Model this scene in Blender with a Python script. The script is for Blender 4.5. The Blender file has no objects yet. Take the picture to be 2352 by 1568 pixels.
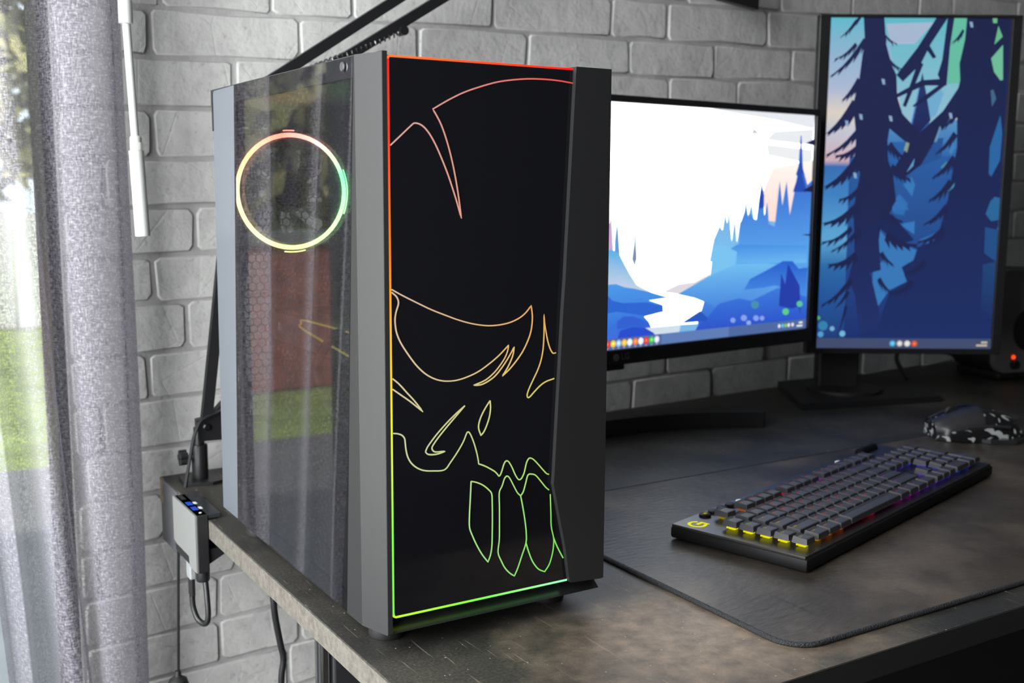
import bpy, bmesh, math, random
from mathutils import Vector, Matrix
R = random.Random(7)
S = bpy.context.scene
COL = S.collection
PI = math.pi

# ------------------------------------------------------------------ camera
cam_d = bpy.data.cameras.new('camera'); cam = bpy.data.objects.new('camera', cam_d); COL.objects.link(cam)
YAW, PITCH, ROLL = math.radians(31.5357), math.radians(8.0577), math.radians(0.3276)
fw = Vector((math.sin(YAW)*math.cos(PITCH), math.cos(YAW)*math.cos(PITCH), -math.sin(PITCH)))
rt = Vector((math.cos(YAW), -math.sin(YAW), 0)); up = rt.cross(fw)
rt2 = rt*math.cos(ROLL)+up*math.sin(ROLL); up2 = -rt*math.sin(ROLL)+up*math.cos(ROLL)
M = Matrix((rt2, up2, -fw)).transposed().to_4x4(); M.translation = (-0.3221, -0.7146, 0.3519)
cam.matrix_world = M
cam_d.lens = 38.378; cam_d.sensor_width = 36; cam_d.clip_start = .02; cam_d.clip_end = 200
cam_d.dof.use_dof = True; cam_d.dof.focus_distance = 0.90; cam_d.dof.aperture_fstop = 9
S.camera = cam
# ------------------------------------------------------------------ world, lights, exposure
w = bpy.data.worlds.new('sky'); S.world = w; w.use_nodes = True
bg = w.node_tree.nodes['Background']; bg.inputs[0].default_value = (.80, .90, 1, 1); bg.inputs[1].default_value = 3.6
def area(name, loc, rot, sx, sy, power, color):
    l = bpy.data.lights.new(name, 'AREA'); l.shape = 'RECTANGLE'; l.size = sx; l.size_y = sy; l.energy = power; l.color = color
    o = bpy.data.objects.new(name, l); COL.objects.link(o); o.location = loc; o.rotation_euler = rot; return o
# side daylight added at an unseen, made-up left-wall window (opening y -.8..+.5, z -.3..1.4)
area('added_daylight', (-.86, -.15, .55), (0, -PI/2, 0), 1.7, 1.3, 56, (1, .99, .965))
sun = bpy.data.lights.new('sun', 'SUN'); sun.energy = 9.0; sun.color = (1, .93, .82); sun.angle = .03
so = bpy.data.objects.new('sun', sun); COL.objects.link(so); so.location = (3, -6, 8); so.rotation_euler = Vector((-.35, .62, -.70)).to_track_quat('-Z', 'Y').to_euler()
S.cycles.use_adaptive_sampling = True
S.view_settings.view_transform = 'Standard'; S.view_settings.look = 'None'
S.view_settings.exposure = 0; S.view_settings.gamma = 1; S.view_settings.use_curve_mapping = False
S.cycles.use_denoising = True
S.cycles.max_bounces = 5; S.cycles.diffuse_bounces = 2; S.cycles.glossy_bounces = 3; S.cycles.transparent_max_bounces = 14; S.cycles.adaptive_threshold = .05; S.cycles.caustics_reflective = False; S.cycles.caustics_refractive = False

# ------------------------------------------------------------------ materials
def lin(c): return tuple(((v/255+.055)/1.055)**2.4 if v/255 > .04045 else v/255/12.92 for v in c)
def newmat(name):
    m = bpy.data.materials.new(name); m.use_nodes = True
    return m, m.node_tree.nodes, m.node_tree.links
def mat(name, col, rough=.5, metal=0., bump=0., bscale=200., var=0., vscale=30., stretch=None, spec=.5, rvar=0., col2=None):
    """principled paint / plastic / metal with optional noise in colour, gloss and relief"""
    m, n, l = newmat(name); b = n['Principled BSDF']
    b.inputs['Base Color'].default_value = (*col, 1); b.inputs['Roughness'].default_value = rough
    b.inputs['Metallic'].default_value = metal; b.inputs['Specular IOR Level'].default_value = spec
    if bump or var or rvar:
        tc = n.new('ShaderNodeTexCoord'); src = tc.outputs['Object']
        if stretch:
            mp = n.new('ShaderNodeMapping'); mp.inputs['Scale'].default_value = stretch; l.new(src, mp.inputs[0]); src = mp.outputs[0]
    if bump:
        t = n.new('ShaderNodeTexNoise'); t.inputs['Scale'].default_value = bscale; t.inputs['Detail'].default_value = 5; l.new(src, t.inputs['Vector'])
        bp = n.new('ShaderNodeBump'); bp.inputs['Strength'].default_value = bump; bp.inputs['Distance'].default_value = .002
        l.new(t.outputs[0], bp.inputs['Height']); l.new(bp.outputs[0], b.inputs['Normal'])
    if var or rvar:
        t = n.new('ShaderNodeTexNoise'); t.inputs['Scale'].default_value = vscale; t.inputs['Detail'].default_value = 6; t.inputs['Roughness'].default_value = .6
        l.new(src, t.inputs['Vector'])
        if var:
            r = n.new('ShaderNodeValToRGB'); r.color_ramp.elements[0].position = .3; r.color_ramp.elements[1].position = .72
            c2 = col2 or tuple(min(1, v*(1+var)) for v in col)
            r.color_ramp.elements[0].color = (*[v*(1-var) for v in col], 1); r.color_ramp.elements[1].color = (*c2, 1)
            l.new(t.outputs[0], r.inputs[0]); l.new(r.outputs[0], b.inputs['Base Color'])
        if rvar:
            mr = n.new('ShaderNodeMapRange'); mr.inputs['To Min'].default_value = rough-rvar; mr.inputs['To Max'].default_value = rough+rvar
            mr.inputs['From Min'].default_value = .3; mr.inputs['From Max'].default_value = .7
            l.new(t.outputs[0], mr.inputs[0]); l.new(mr.outputs[0], b.inputs['Roughness'])
    return m
def emit(name, col, s=1.):
    m, n, l = newmat(name); n.remove(n['Principled BSDF']); e = n.new('ShaderNodeEmission')
    e.inputs[0].default_value = (*col, 1); e.inputs[1].default_value = s; l.new(e.outputs[0], n['Material Output'].inputs[0]); return m
def emit_attr(name, s=1.):
    m, n, l = newmat(name); b = n['Principled BSDF']; a = n.new('ShaderNodeAttribute'); a.attribute_name = 'Col'
    b.inputs['Base Color'].default_value = (.004, .004, .004, 1); b.inputs['Roughness'].default_value = .35
    l.new(a.outputs['Color'], b.inputs['Emission Color']); b.inputs['Emission Strength'].default_value = s; return m
def ramp(n, stops):
    r = n.new('ShaderNodeValToRGB'); e = r.color_ramp.elements
    while len(e) < len(stops): e.new(.5)
    for k, (p, c) in enumerate(stops): e[k].position = p; e[k].color = (*c, 1)
    return r
def led_mat(name, white=0., s=2.):
    """edge light of the front panel: red at the top through orange and yellow to green at the foot"""
    m, n, l = newmat(name); n.remove(n['Principled BSDF'])
    g = n.new('ShaderNodeNewGeometry'); sx = n.new('ShaderNodeSeparateXYZ'); l.new(g.outputs['Position'], sx.inputs[0])
    mr = n.new('ShaderNodeMapRange'); mr.inputs['From Min'].default_value = .02; mr.inputs['From Max'].default_value = .445; l.new(sx.outputs['Z'], mr.inputs[0])
    r = ramp(n, [(0, (.16, .95, .05)), (.18, (.25, .95, .06)), (.32, (.62, .85, .04)), (.48, (1, .55, .02)), (.66, (1, .22, .01)), (.86, (1, .05, .012)), (1, (1, .012, .01))])
    l.new(mr.outputs[0], r.inputs[0]); src = r.outputs[0]
    if white:
        mx = n.new('ShaderNodeMapRange'); mx.inputs['From Min'].default_value = .02; mx.inputs['From Max'].default_value = .17
        mx.inputs['To Min'].default_value = white; mx.inputs['To Max'].default_value = .08; l.new(sx.outputs['X'], mx.inputs[0])
        mm = n.new('ShaderNodeMixRGB'); l.new(mx.outputs[0], mm.inputs[0]); l.new(src, mm.inputs[1]); mm.inputs[2].default_value = (.85, .80, .72, 1); src = mm.outputs[0]
    else:   # the bottom edge runs from lime on the left to mint on the right, the top edge from orange to red
        mx = n.new('ShaderNodeMapRange'); mx.inputs['From Min'].default_value = .02; mx.inputs['From Max'].default_value = .17; l.new(sx.outputs['X'], mx.inputs[0])
        lo = ramp(n, [(0, (.5, .85, .03)), (.45, (.2, .95, .06)), (.8, (.3, 1, .3)), (1, (.3, 1, .5))]); l.new(mx.outputs[0], lo.inputs[0])
        hi = ramp(n, [(0, (1, .17, .03)), (.5, (1, .07, .02)), (1, (1, .012, .01))]); l.new(mx.outputs[0], hi.inputs[0])
        for src2, op, v in ((lo, 'LESS_THAN', .0325), (hi, 'GREATER_THAN', .4405)):
            ma = n.new('ShaderNodeMath'); ma.operation = op; l.new(sx.outputs['Z'], ma.inputs[0]); ma.inputs[1].default_value = v
            mm = n.new('ShaderNodeMixRGB'); l.new(ma.outputs[0], mm.inputs[0]); l.new(src, mm.inputs[1]); l.new(src2.outputs[0], mm.inputs[2]); src = mm.outputs[0]
    e = n.new('ShaderNodeEmission'); e.inputs[1].default_value = s; l.new(src, e.inputs[0]); l.new(e.outputs[0], n['Material Output'].inputs[0]); return m
def ring_mat(name, cx, cz, rad, s):
    m, n, l = newmat(name); n.remove(n['Principled BSDF'])
    g = n.new('ShaderNodeNewGeometry'); sx = n.new('ShaderNodeSeparateXYZ'); l.new(g.outputs['Position'], sx.inputs[0])
    a = n.new('ShaderNodeMath'); a.operation = 'SUBTRACT'; l.new(sx.outputs['X'], a.inputs[0]); a.inputs[1].default_value = cx
    b = n.new('ShaderNodeMath'); b.operation = 'SUBTRACT'; l.new(sx.outputs['Z'], b.inputs[0]); b.inputs[1].default_value = cz
    t = n.new('ShaderNodeMath'); t.operation = 'ARCTAN2'; l.new(b.outputs[0], t.inputs[0]); l.new(a.outputs[0], t.inputs[1])
    mr = n.new('ShaderNodeMapRange'); mr.inputs['From Min'].default_value = -PI; mr.inputs['From Max'].default_value = PI; l.new(t.outputs[0], mr.inputs[0])
    # -pi left, -pi/2 bottom, 0 right, pi/2 top
    r = ramp(n, [(0, (1, .62, .30)), (.13, (1, .85, .28)), (.26, (.75, 1, .22)), (.40, (.42, 1, .30)), (.55, (.16, 1, .30)), (.66, (.9, .42, .35)), (.78, (1, .22, .14)), (.9, (1, .42, .18)), (1, (1, .62, .30))])
    l.new(mr.outputs[0], r.inputs[0])
    e = n.new('ShaderNodeEmission'); e.inputs[1].default_value = s; l.new(r.outputs[0], e.inputs[0]); l.new(e.outputs[0], n['Material Output'].inputs[0]); return m
def glass_mat(name, tint, ior=1.5, rough=0.):
    m, n, l = newmat(name); n.remove(n['Principled BSDF'])
    f = n.new('ShaderNodeFresnel'); g0 = n.new('ShaderNodeNewGeometry'); mi = n.new('ShaderNodeMapRange')
    mi.inputs['To Min'].default_value = ior; mi.inputs['To Max'].default_value = 1/ior; l.new(g0.outputs['Backfacing'], mi.inputs[0]); l.new(mi.outputs[0], f.inputs[0])
    t = n.new('ShaderNodeBsdfTransparent'); t.inputs[0].default_value = (*tint, 1)
    g = n.new('ShaderNodeBsdfGlossy'); g.inputs['Roughness'].default_value = rough
    mx = n.new('ShaderNodeMixShader'); l.new(f.outputs[0], mx.inputs[0]); l.new(t.outputs[0], mx.inputs[1]); l.new(g.outputs[0], mx.inputs[2])
    l.new(mx.outputs[0], n['Material Output'].inputs[0]); return m

# ------------------------------------------------------------------ mesh helpers
class MB:
    """collects shapes, built as ONE mesh object"""
    def __init__(s): s.v = []; s.f = []
    def add(s, v, f):
        o = len(s.v); s.v += [tuple(p) for p in v]; s.f += [tuple(i+o for i in q) for q in f]; return s
    def box(s, lo, hi, bev=0.):
        if bev:
            bm = bmesh.new(); bmesh.ops.create_cube(bm, size=1)
            for v in bm.verts: v.co = Vector([lo[i]+(v.co[i]+.5)*(hi[i]-lo[i]) for i in range(3)])
            bmesh.ops.bevel(bm, geom=bm.edges[:], offset=bev, segments=2, profile=.5, affect='EDGES')
            bm.verts.ensure_lookup_table(); bm.verts.index_update()
            s.add([v.co[:] for v in bm.verts], [[v.index for v in f.verts] for f in bm.faces]); bm.free(); return s
        x0, y0, z0 = lo; x1, y1, z1 = hi
        return s.add([(x0,y0,z0),(x1,y0,z0),(x1,y1,z0),(x0,y1,z0),(x0,y0,z1),(x1,y0,z1),(x1,y1,z1),(x0,y1,z1)],
                     [(0,3,2,1),(4,5,6,7),(0,1,5,4),(1,2,6,5),(2,3,7,6),(3,0,4,7)])
    def prism(s, poly, axis, a, b, poly2=None):
        """polygon in the two other axes, extruded along axis from a to b"""
        def P(q, t): c = list(q); c.insert(axis, t); return c
        n = len(poly); p2 = poly2 or poly
        return s.add([P(q, a) for q in poly]+[P(q, b) for q in p2],
                     [tuple(range(n))[::-1], tuple(range(n, 2*n))]+[(i, (i+1) % n, n+(i+1) % n, n+i) for i in range(n)])
    def tube(s, path, r, n=8, closed=False, caps=True):
        P = [Vector(p) for p in path]; m = len(P); rr = r if isinstance(r, (list, tuple)) else [r]*m
        T = []
        for i in range(m):
            a = P[(i-1) % m] if (closed or i > 0) else P[i]; b = P[(i+1) % m] if (closed or i < m-1) else P[i]
            t = b-a; T.append(t.normalized() if t.length > 1e-9 else Vector((0, 0, 1)))
        u = T[0].orthogonal().normalized(); vs = []
        for i in range(m):
            u = (u-T[i]*u.dot(T[i])); u = u.normalized() if u.length > 1e-6 else T[i].orthogonal().normalized(); w_ = T[i].cross(u)
            vs += [P[i]+(u*math.cos(2*PI*k/n)+w_*math.sin(2*PI*k/n))*rr[i] for k in range(n)]
        fs = []
        for i in range(m if closed else m-1):
            j = (i+1) % m
            fs += [(i*n+k, i*n+(k+1) % n, j*n+(k+1) % n, j*n+k) for k in range(n)]
        if caps and not closed: fs += [tuple(range(n))[::-1], tuple(range((m-1)*n, m*n))]
        return s.add(vs, fs)
    def lathe(s, prof, n=24, c=(0, 0, 0), axis=2):
        """profile of (radius, height) turned about an axis"""
        vs = []; m = len(prof)
        for r, h in prof:
            for k in range(n):
                a = 2*PI*k/n; q = [r*math.cos(a), r*math.sin(a)]; q.insert(axis, h); vs.append([q[i]+c[i] for i in range(3)])
        fs = [(i*n+k, i*n+(k+1) % n, (i+1)*n+(k+1) % n, (i+1)*n+k) for i in range(m-1) for k in range(n)]
        fs += [tuple(range(n))[::-1], tuple(range((m-1)*n, m*n))]
        return s.add(vs, fs)
    def mesh(s, name, m=None, smooth=False):
        me = bpy.data.meshes.new(name); me.from_pydata(s.v, [], s.f); me.validate()
        bm = bmesh.new(); bm.from_mesh(me); bmesh.ops.recalc_face_normals(bm, faces=bm.faces[:]); bm.to_mesh(me); bm.free()
        if m: me.materials.append(m)
        if smooth:
            me.polygons.foreach_set('use_smooth', [True]*len(me.polygons))
            try: me.set_sharp_from_angle(angle=math.radians(38))
            except Exception: pass
        return me
    def build(s, name, m, parent=None, smooth=False, kind=None, label=None, world=True):
        return link(name, s.mesh(name, m, smooth), parent, kind, label, world)
def link(name, me, parent=None, kind=None, label=None, world=True):
    o = bpy.data.objects.new(name, me); COL.objects.link(o)
    if parent:
        o.parent = parent
        if world: o.matrix_parent_inverse = WM[parent.name].inverted()
    if kind: o['kind'] = kind
    if label: o['label'] = label
    WM[o.name] = Matrix.Identity(4) if world else (WM[parent.name] if parent else Matrix.Identity(4))
    return o
WM = {}
def tag(o, label, cat, group=None):
    o['label'] = label; o['category'] = cat
    if group: o['group'] = group
    return o
def thing(name, label, cat, loc=(0, 0, 0), rz=0, group=None, parent=None):
    o = bpy.data.objects.new(name, None); COL.objects.link(o); o.location = loc; o.rotation_euler = (0, 0, rz); o.empty_display_size = .02
    WM[o.name] = Matrix.Translation(loc) @ Matrix.Rotation(rz, 4, 'Z')
    return tag(o, label, cat, group)
def sub_empty(name, parent, loc):
    o = bpy.data.objects.new(name, None); COL.objects.link(o); o.parent = parent
    o.matrix_parent_inverse = WM[parent.name].inverted(); o.location = loc; WM[o.name] = Matrix.Translation(loc); return o
def smooth(pts, k=4, ang=48):
    """Catmull-Rom through the points, sharp corners kept"""
    P = [Vector(p) for p in pts]; n = len(P)
    cor = [i in (0, n-1) or (P[i]-P[i-1]).angle(P[i+1]-P[i]) > math.radians(ang) for i in range(n)]
    out = [P[0]]
    for i in range(n-1):
        a = P[i-1] if not cor[i] else P[i]*2-P[i+1]; b, c = P[i], P[i+1]; d = P[i+2] if not cor[i+1] else P[i+1]*2-P[i]
        for j in range(1, k+1):
            t = j/k; out.append(.5*((2*b)+(c-a)*t+(2*a-5*b+4*c-d)*t*t+(3*b-a-3*c+d)*t**3))
    return out
def rrect(x0, z0, x1, z1, r, n=4):
    o = []
    for cx, cz, a0 in ((x1-r, z1-r, 0), (x0+r, z1-r, 90), (x0+r, z0+r, 180), (x1-r, z0+r, 270)):
        o += [(cx+r*math.cos(math.radians(a0+90*i/n)), cz+r*math.sin(math.radians(a0+90*i/n))) for i in range(n+1)]
    return o
def text_mesh(body, size, m):
    c = bpy.data.curves.new('t', 'FONT'); c.body = body; c.size = size; c.align_x = 'CENTER'; c.align_y = 'CENTER'; c.resolution_u = 2
    o = bpy.data.objects.new('t', c); COL.objects.link(o); dg = bpy.context.evaluated_depsgraph_get()
    me = bpy.data.meshes.new_from_object(o.evaluated_get(dg)); bpy.data.objects.remove(o); bpy.data.curves.remove(c)
    me.materials.clear(); me.materials.append(m); return me

M_BLACK = mat('black_plastic', (.012, .012, .013), .42)
M_MATTE = mat('matte_black', (.016, .016, .017), .55, bump=.05, bscale=900)
M_GLOSS = mat('black_gloss', (.006, .006, .008), .09)
M_STEEL = mat('black_powdercoat', (.009, .009, .010), .42, bump=.04, bscale=1500)
M_CHROME = mat('chrome', (.75, .75, .74), .16, 1)
M_RUBBER = mat('rubber', (.012, .012, .012), .5)
M_WHITE = mat('white_plastic', (.75, .77, .74), .3)
M_CABLE = mat('black_cable', (.012, .012, .013), .4)
SKULL = [[(1702,4318),(1567,4330),(1427,4333),(1290,4328),(1155,4313),(1022,4290),(877,4249),(734,4199),(607,4139),(483,4071),(517,4021),(551,3962),(586,3878),(620,3776),(651,3660),(676,3543),(698,3419),(717,3285),(683,3394),(648,3494),(606,3604),(557,3714),(509,3810),(461,3887),(414,3939),(373,3962),(339,3967),(322,3960),(278,3923),(211,3864),(144,3806)],[(143,2761),(181,2727),(196,2690),(192,2660),(178,2621),(168,2570),(170,2514),(181,2458),(211,2389),(267,2303),(334,2215),(402,2149),(471,2105),(541,2079),(612,2069),(684,2071),(768,2088),(865,2121),(963,2175),(1050,2234),(1134,2306),(1125,2261),(1100,2208),(1056,2152),(1000,2097),(926,2049),(822,2017),(889,2017),(951,2038),(1013,2074),(1069,2129),(1119,2190),(1162,2252),(1184,2289),(1175,2230),(1144,2161),(1107,2104),(1078,2068),(1138,2112),(1201,2173),(1258,2240),(1302,2313),(1334,2388),(1348,2464),(1349,2529),(1338,2603),(1287,2549),(1224,2509),(1136,2480),(1036,2468),(937,2470),(816,2491),(696,2526),(578,2571),(463,2618),(349,2673),(226,2735),(143,2781)],[(1575,2213),(1551,2211),(1538,2221),(1518,2254),(1497,2311),(1481,2379),(1467,2446),(1458,2526),(1460,2446),(1459,2347),(1452,2248),(1433,2160),(1402,2085),(1363,2016),(1325,1947),(1308,1904),(1309,1882),(1319,1873),(1338,1884),(1384,1925),(1436,1965),(1488,1990),(1561,2006)],[(144,2128),(197,2082),(258,2014),(320,1946),(389,1858),(286,1944),(207,2003),(143,2050)],[(746,1867),(671,1815),(587,1748),(504,1672),(434,1595),(413,1560),(410,1545),(433,1526),(480,1519),(527,1522),(575,1533),(539,1535),(504,1536),(480,1543),(466,1559),(464,1575),(475,1595),(516,1644),(587,1716),(659,1784),(746,1867)],[(969,1885),(927,1831),(890,1770),(870,1717),(868,1674),(888,1619),(915,1647),(942,1699),(964,1762),(973,1827),(969,1885)],[(144,1720),(182,1713),(216,1697),(236,1671),(241,1639),(247,1586),(260,1531),(288,1480),(334,1437),(392,1408),(468,1394),(568,1389),(622,1442),(683,1516),(731,1586),(758,1643),(768,1659),(780,1658),(798,1633),(823,1575),(847,1501),(863,1433),(868,1397),(928,1370),(1003,1324),(1029,1301),(1051,1274),(1064,1283),(1079,1316),(1092,1354),(1107,1382),(1122,1389),(1140,1378),(1169,1333),(1201,1266),(1227,1227),(1243,1219),(1262,1230),(1285,1272),(1304,1343),(1321,1375),(1339,1383),(1370,1369),(1416,1323),(1463,1271),(1497,1236),(1519,1226)],[(801,1267),(851,1251),(908,1221),(958,1178),(986,1140),(991,1063),(993,948),(992,820),(989,717),(977,648),(954,592),(902,661),(852,747),(810,837),(787,904),(787,1005),(794,1130),(801,1267)],[(1253,1086),(1268,1021),(1284,941),(1300,847),(1309,767),(1307,689),(1267,584),(1231,492),(1199,432),(1157,463),(1112,513),(1076,579),(1046,655),(1057,757),(1058,886),(1057,1027),(1055,1140),(1080,1190),(1101,1245),(1117,1264),(1134,1262),(1155,1237),(1189,1175),(1223,1116),(1253,1086),(1278,1117),(1300,1185),(1317,1241),(1336,1254),(1389,1238),(1442,1181),(1488,1126),(1522,1096)],[(1307,689),(1335,605),(1373,519),(1427,449),(1489,414),(1534,470),(1564,558),(1575,643),(1571,697),(1549,787),(1544,901),(1536,1058)],[(1572,690),(1610,604),(1669,499)]]
M1 = [((226,230,236),[(1310,4656),(3650,4670),(3606,4437),(2701,4537),(1776,4596)]),((228,232,236),[(2682,4363),(3606,4437),(3591,4186),(2504,4239)]),((232,234,236),[(2506,4170),(3595,4114),(3606,3898),(2566,4014)]),((190,200,205),[(2225,4396),(2344,4322),(2164,4318)]),((222,224,226),[(2090,4266),(2477,4256),(2373,4237),(2091,4235)]),(((250,244,238),(248,212,200)),[(2612,2929),(2459,3440),(2679,3823),(3631,3952),(3655,2937)]),((196,165,205),[(-685,2549),(-654,2970),(-643,3221),(-608,3032),(-572,3141),(-554,2967),(-515,2542)]),((100,150,215),[(-504,2541),(-503,2808),(-465,3099),(-430,2805),(-397,2536)]),((120,140,170),[(-158,2526),(-150,2667),(-144,2875),(-130,2971),(-114,2794),(-94,2600),(-92,2523)]),((120,140,170),[(-180,2547),(-150,2731),(-115,2730),(-100,2544),(-120,2435)]),(((120,165,215),(120,195,240)),[(1358,2457),(1433,2774),(1549,2975),(1613,2905),(1654,3159),(1709,3005),(1738,3243),(1788,2900),(1819,2744),(1868,3121),(1933,2723),(1985,3015),(2060,3065),(2094,3375),(2161,3115),(2230,3304),(2292,3060),(3627,2938),(3628,2356)]),(((38,80,185),(92,165,235)),[(1957,2431),(1991,2997),(2104,3237),(2162,3080),(2198,3148),(2345,3023),(2385,3319),(2438,3632),(2501,3370),(2525,3107),(2582,3316),(2636,2981),(2772,2942),(2848,3630),(2932,3258),(3010,3630),(3116,3112),(3208,3486),(3275,3825),(3297,4323),(3319,4324),(3385,3826),(3510,3574),(3633,3646),(3634,2355)]),((35,75,170),[(3224,3736),(3310,3950),(3432,3736),(3361,3754),(3501,3466),(3168,3469),(3267,3700)]),((35,75,170),[(2385,3337),(2441,3614),(2502,3405),(2499,3230),(2403,3214)]),((30,30,80),[(3435,4219),(3629,4276),(3619,4186)]),((30,30,80),[(3408,2807),(3633,2810),(3634,2782)]),((30,30,80),[(3402,3485),(3622,3574),(3628,3465)]),(((70,140,222),(115,190,240)),[(1473,2492),(1937,2690),(3568,2631),(3563,2267),(3228,2397),(2829,2339),(1950,2362)]),((120,190,235),[(1429,2673),(1595,2702),(1942,2581),(1922,2382),(1379,2246)]),((220,214,220),[(417,2063),(729,2158),(1051,2175),(1377,2282),(1381,2174),(733,2017)]),(((90,165,230),(45,90,205)),[(1075,1389),(1381,2174),(1948,2417),(3672,2358),(3721,1384)]),((50,100,210),[(-754,1993),(-214,1974),(165,1656),(325,1391),(-744,1390)]),(((110,185,235),(45,95,205)),[(721,2014),(978,2108),(1353,2248),(1922,2400),(2631,2386),(3602,2265),(3617,1373),(1075,1398),(1347,1638),(1537,1769),(1392,1833),(1058,1944)]),(((40,95,200),(75,140,225)),[(2124,2005),(2254,2164),(2607,2275),(2997,2407),(3228,2397),(3380,2276),(3601,2284),(3594,1821),(2843,2038),(2563,2016)]),(((60,120,215),(40,75,195)),[(1548,1804),(1625,1835),(2021,1883),(2294,1828),(2901,1997),(3600,1821),(3602,1374),(1049,1400),(1121,1529),(1347,1638)]),((35,60,165),[(2943,1710),(2963,2220),(3071,2044),(3114,2364),(3298,2146),(3422,2005),(3474,1558),(3409,1679),(3263,1650)]),(((90,170,225),(215,215,225)),[(-680,2188),(-666,2668),(-566,2689),(-431,2642),(-362,2539),(-222,2347),(-81,2187),(250,2047),(539,1977),(-214,1974),(-677,2004)]),(((75,150,225),(50,105,215)),[(-679,2138),(-603,2216),(-469,2217),(-309,2166),(-126,2138),(202,2067),(539,1977),(158,1958),(421,1880),(443,1783),(45,1734),(165,1638),(-669,1518)]),((45,100,205),[(-679,2121),(-532,1995),(-328,1947),(111,1935),(434,1862),(436,1783),(92,1747),(-439,1837),(-674,1820)]),((60,110,215),[(-679,1451),(-669,1551),(-436,1685),(-409,1445)]),((50,95,205),[(-435,1600),(-437,1702),(-324,1761),(-141,1756),(23,1701),(177,1629),(25,1597)]),((205,218,232),[(325,1408),(96,1575),(795,1572),(750,1408)]),((120,180,225),[(750,1408),(795,1572),(1171,1561),(1049,1400)]),((40,75,200),[(-454,1415),(-366,1577),(-138,1602),(96,1575),(263,1492),(325,1408)]),((40,85,185),[(807,1593),(1190,1748),(1347,1638),(1336,1588)]),((130,160,230),[(1958,1556),(1948,1533),(1919,1520),(1883,1523),(1853,1540),(1841,1565),(1851,1587),(1880,1600),(1916,1597),(1946,1580)]),((130,160,230),[(2212,1574),(2199,1546),(2164,1531),(2121,1535),(2085,1555),(2070,1584),(2083,1612),(2117,1627),(2161,1623),(2197,1603)]),((140,170,235),[(2308,1492),(2298,1471),(2271,1460),(2237,1462),(2210,1478),(2198,1501),(2208,1522),(2235,1533),(2269,1531),(2297,1515)]),((130,160,230),[(2482,1554),(2470,1528),(2438,1514),(2397,1518),(2363,1536),(2349,1564),(2361,1589),(2393,1603),(2434,1600),(2468,1581)]),((130,160,230),[(2611,1544),(2601,1523),(2573,1511),(2539,1514),(2510,1530),(2499,1553),(2508,1574),(2536,1586),(2570,1583),(2599,1567)]),((90,200,130),[(3187,1607),(3173,1577),(3133,1560),(3083,1564),(3041,1586),(3024,1619),(3038,1649),(3078,1666),(3128,1662),(3170,1640)]),((90,190,150),[(3514,1710),(3500,1682),(3463,1666),(3415,1669),(3376,1690),(3360,1720),(3373,1749),(3410,1765),(3458,1762),(3497,1741)]),((70,140,170),[(2473,1760),(2457,1724),(2411,1704),(2353,1708),(2305,1734),(2286,1773),(2302,1809),(2348,1829),(2406,1825),(2454,1799)])]
M1I = [((215,60,50),(-611,1381)),((240,190,60),(-503,1379)),((150,190,230),(-404,1378)),((245,180,60),(-299,1376)),((225,235,245),(-198,1376)),((240,120,50),(-91,1377)),((230,235,245),(11,1376)),((225,60,50),(114,1378)),((70,190,80),(218,1379)),((220,215,245),(318,1381)),((225,225,235),(2957,1385)),((100,190,240),(3038,1383)),((150,190,60),(3110,1381)),((230,225,225),(3183,1383)),((230,225,225),(3276,1384)),((235,230,225),(3438,1377))]
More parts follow.
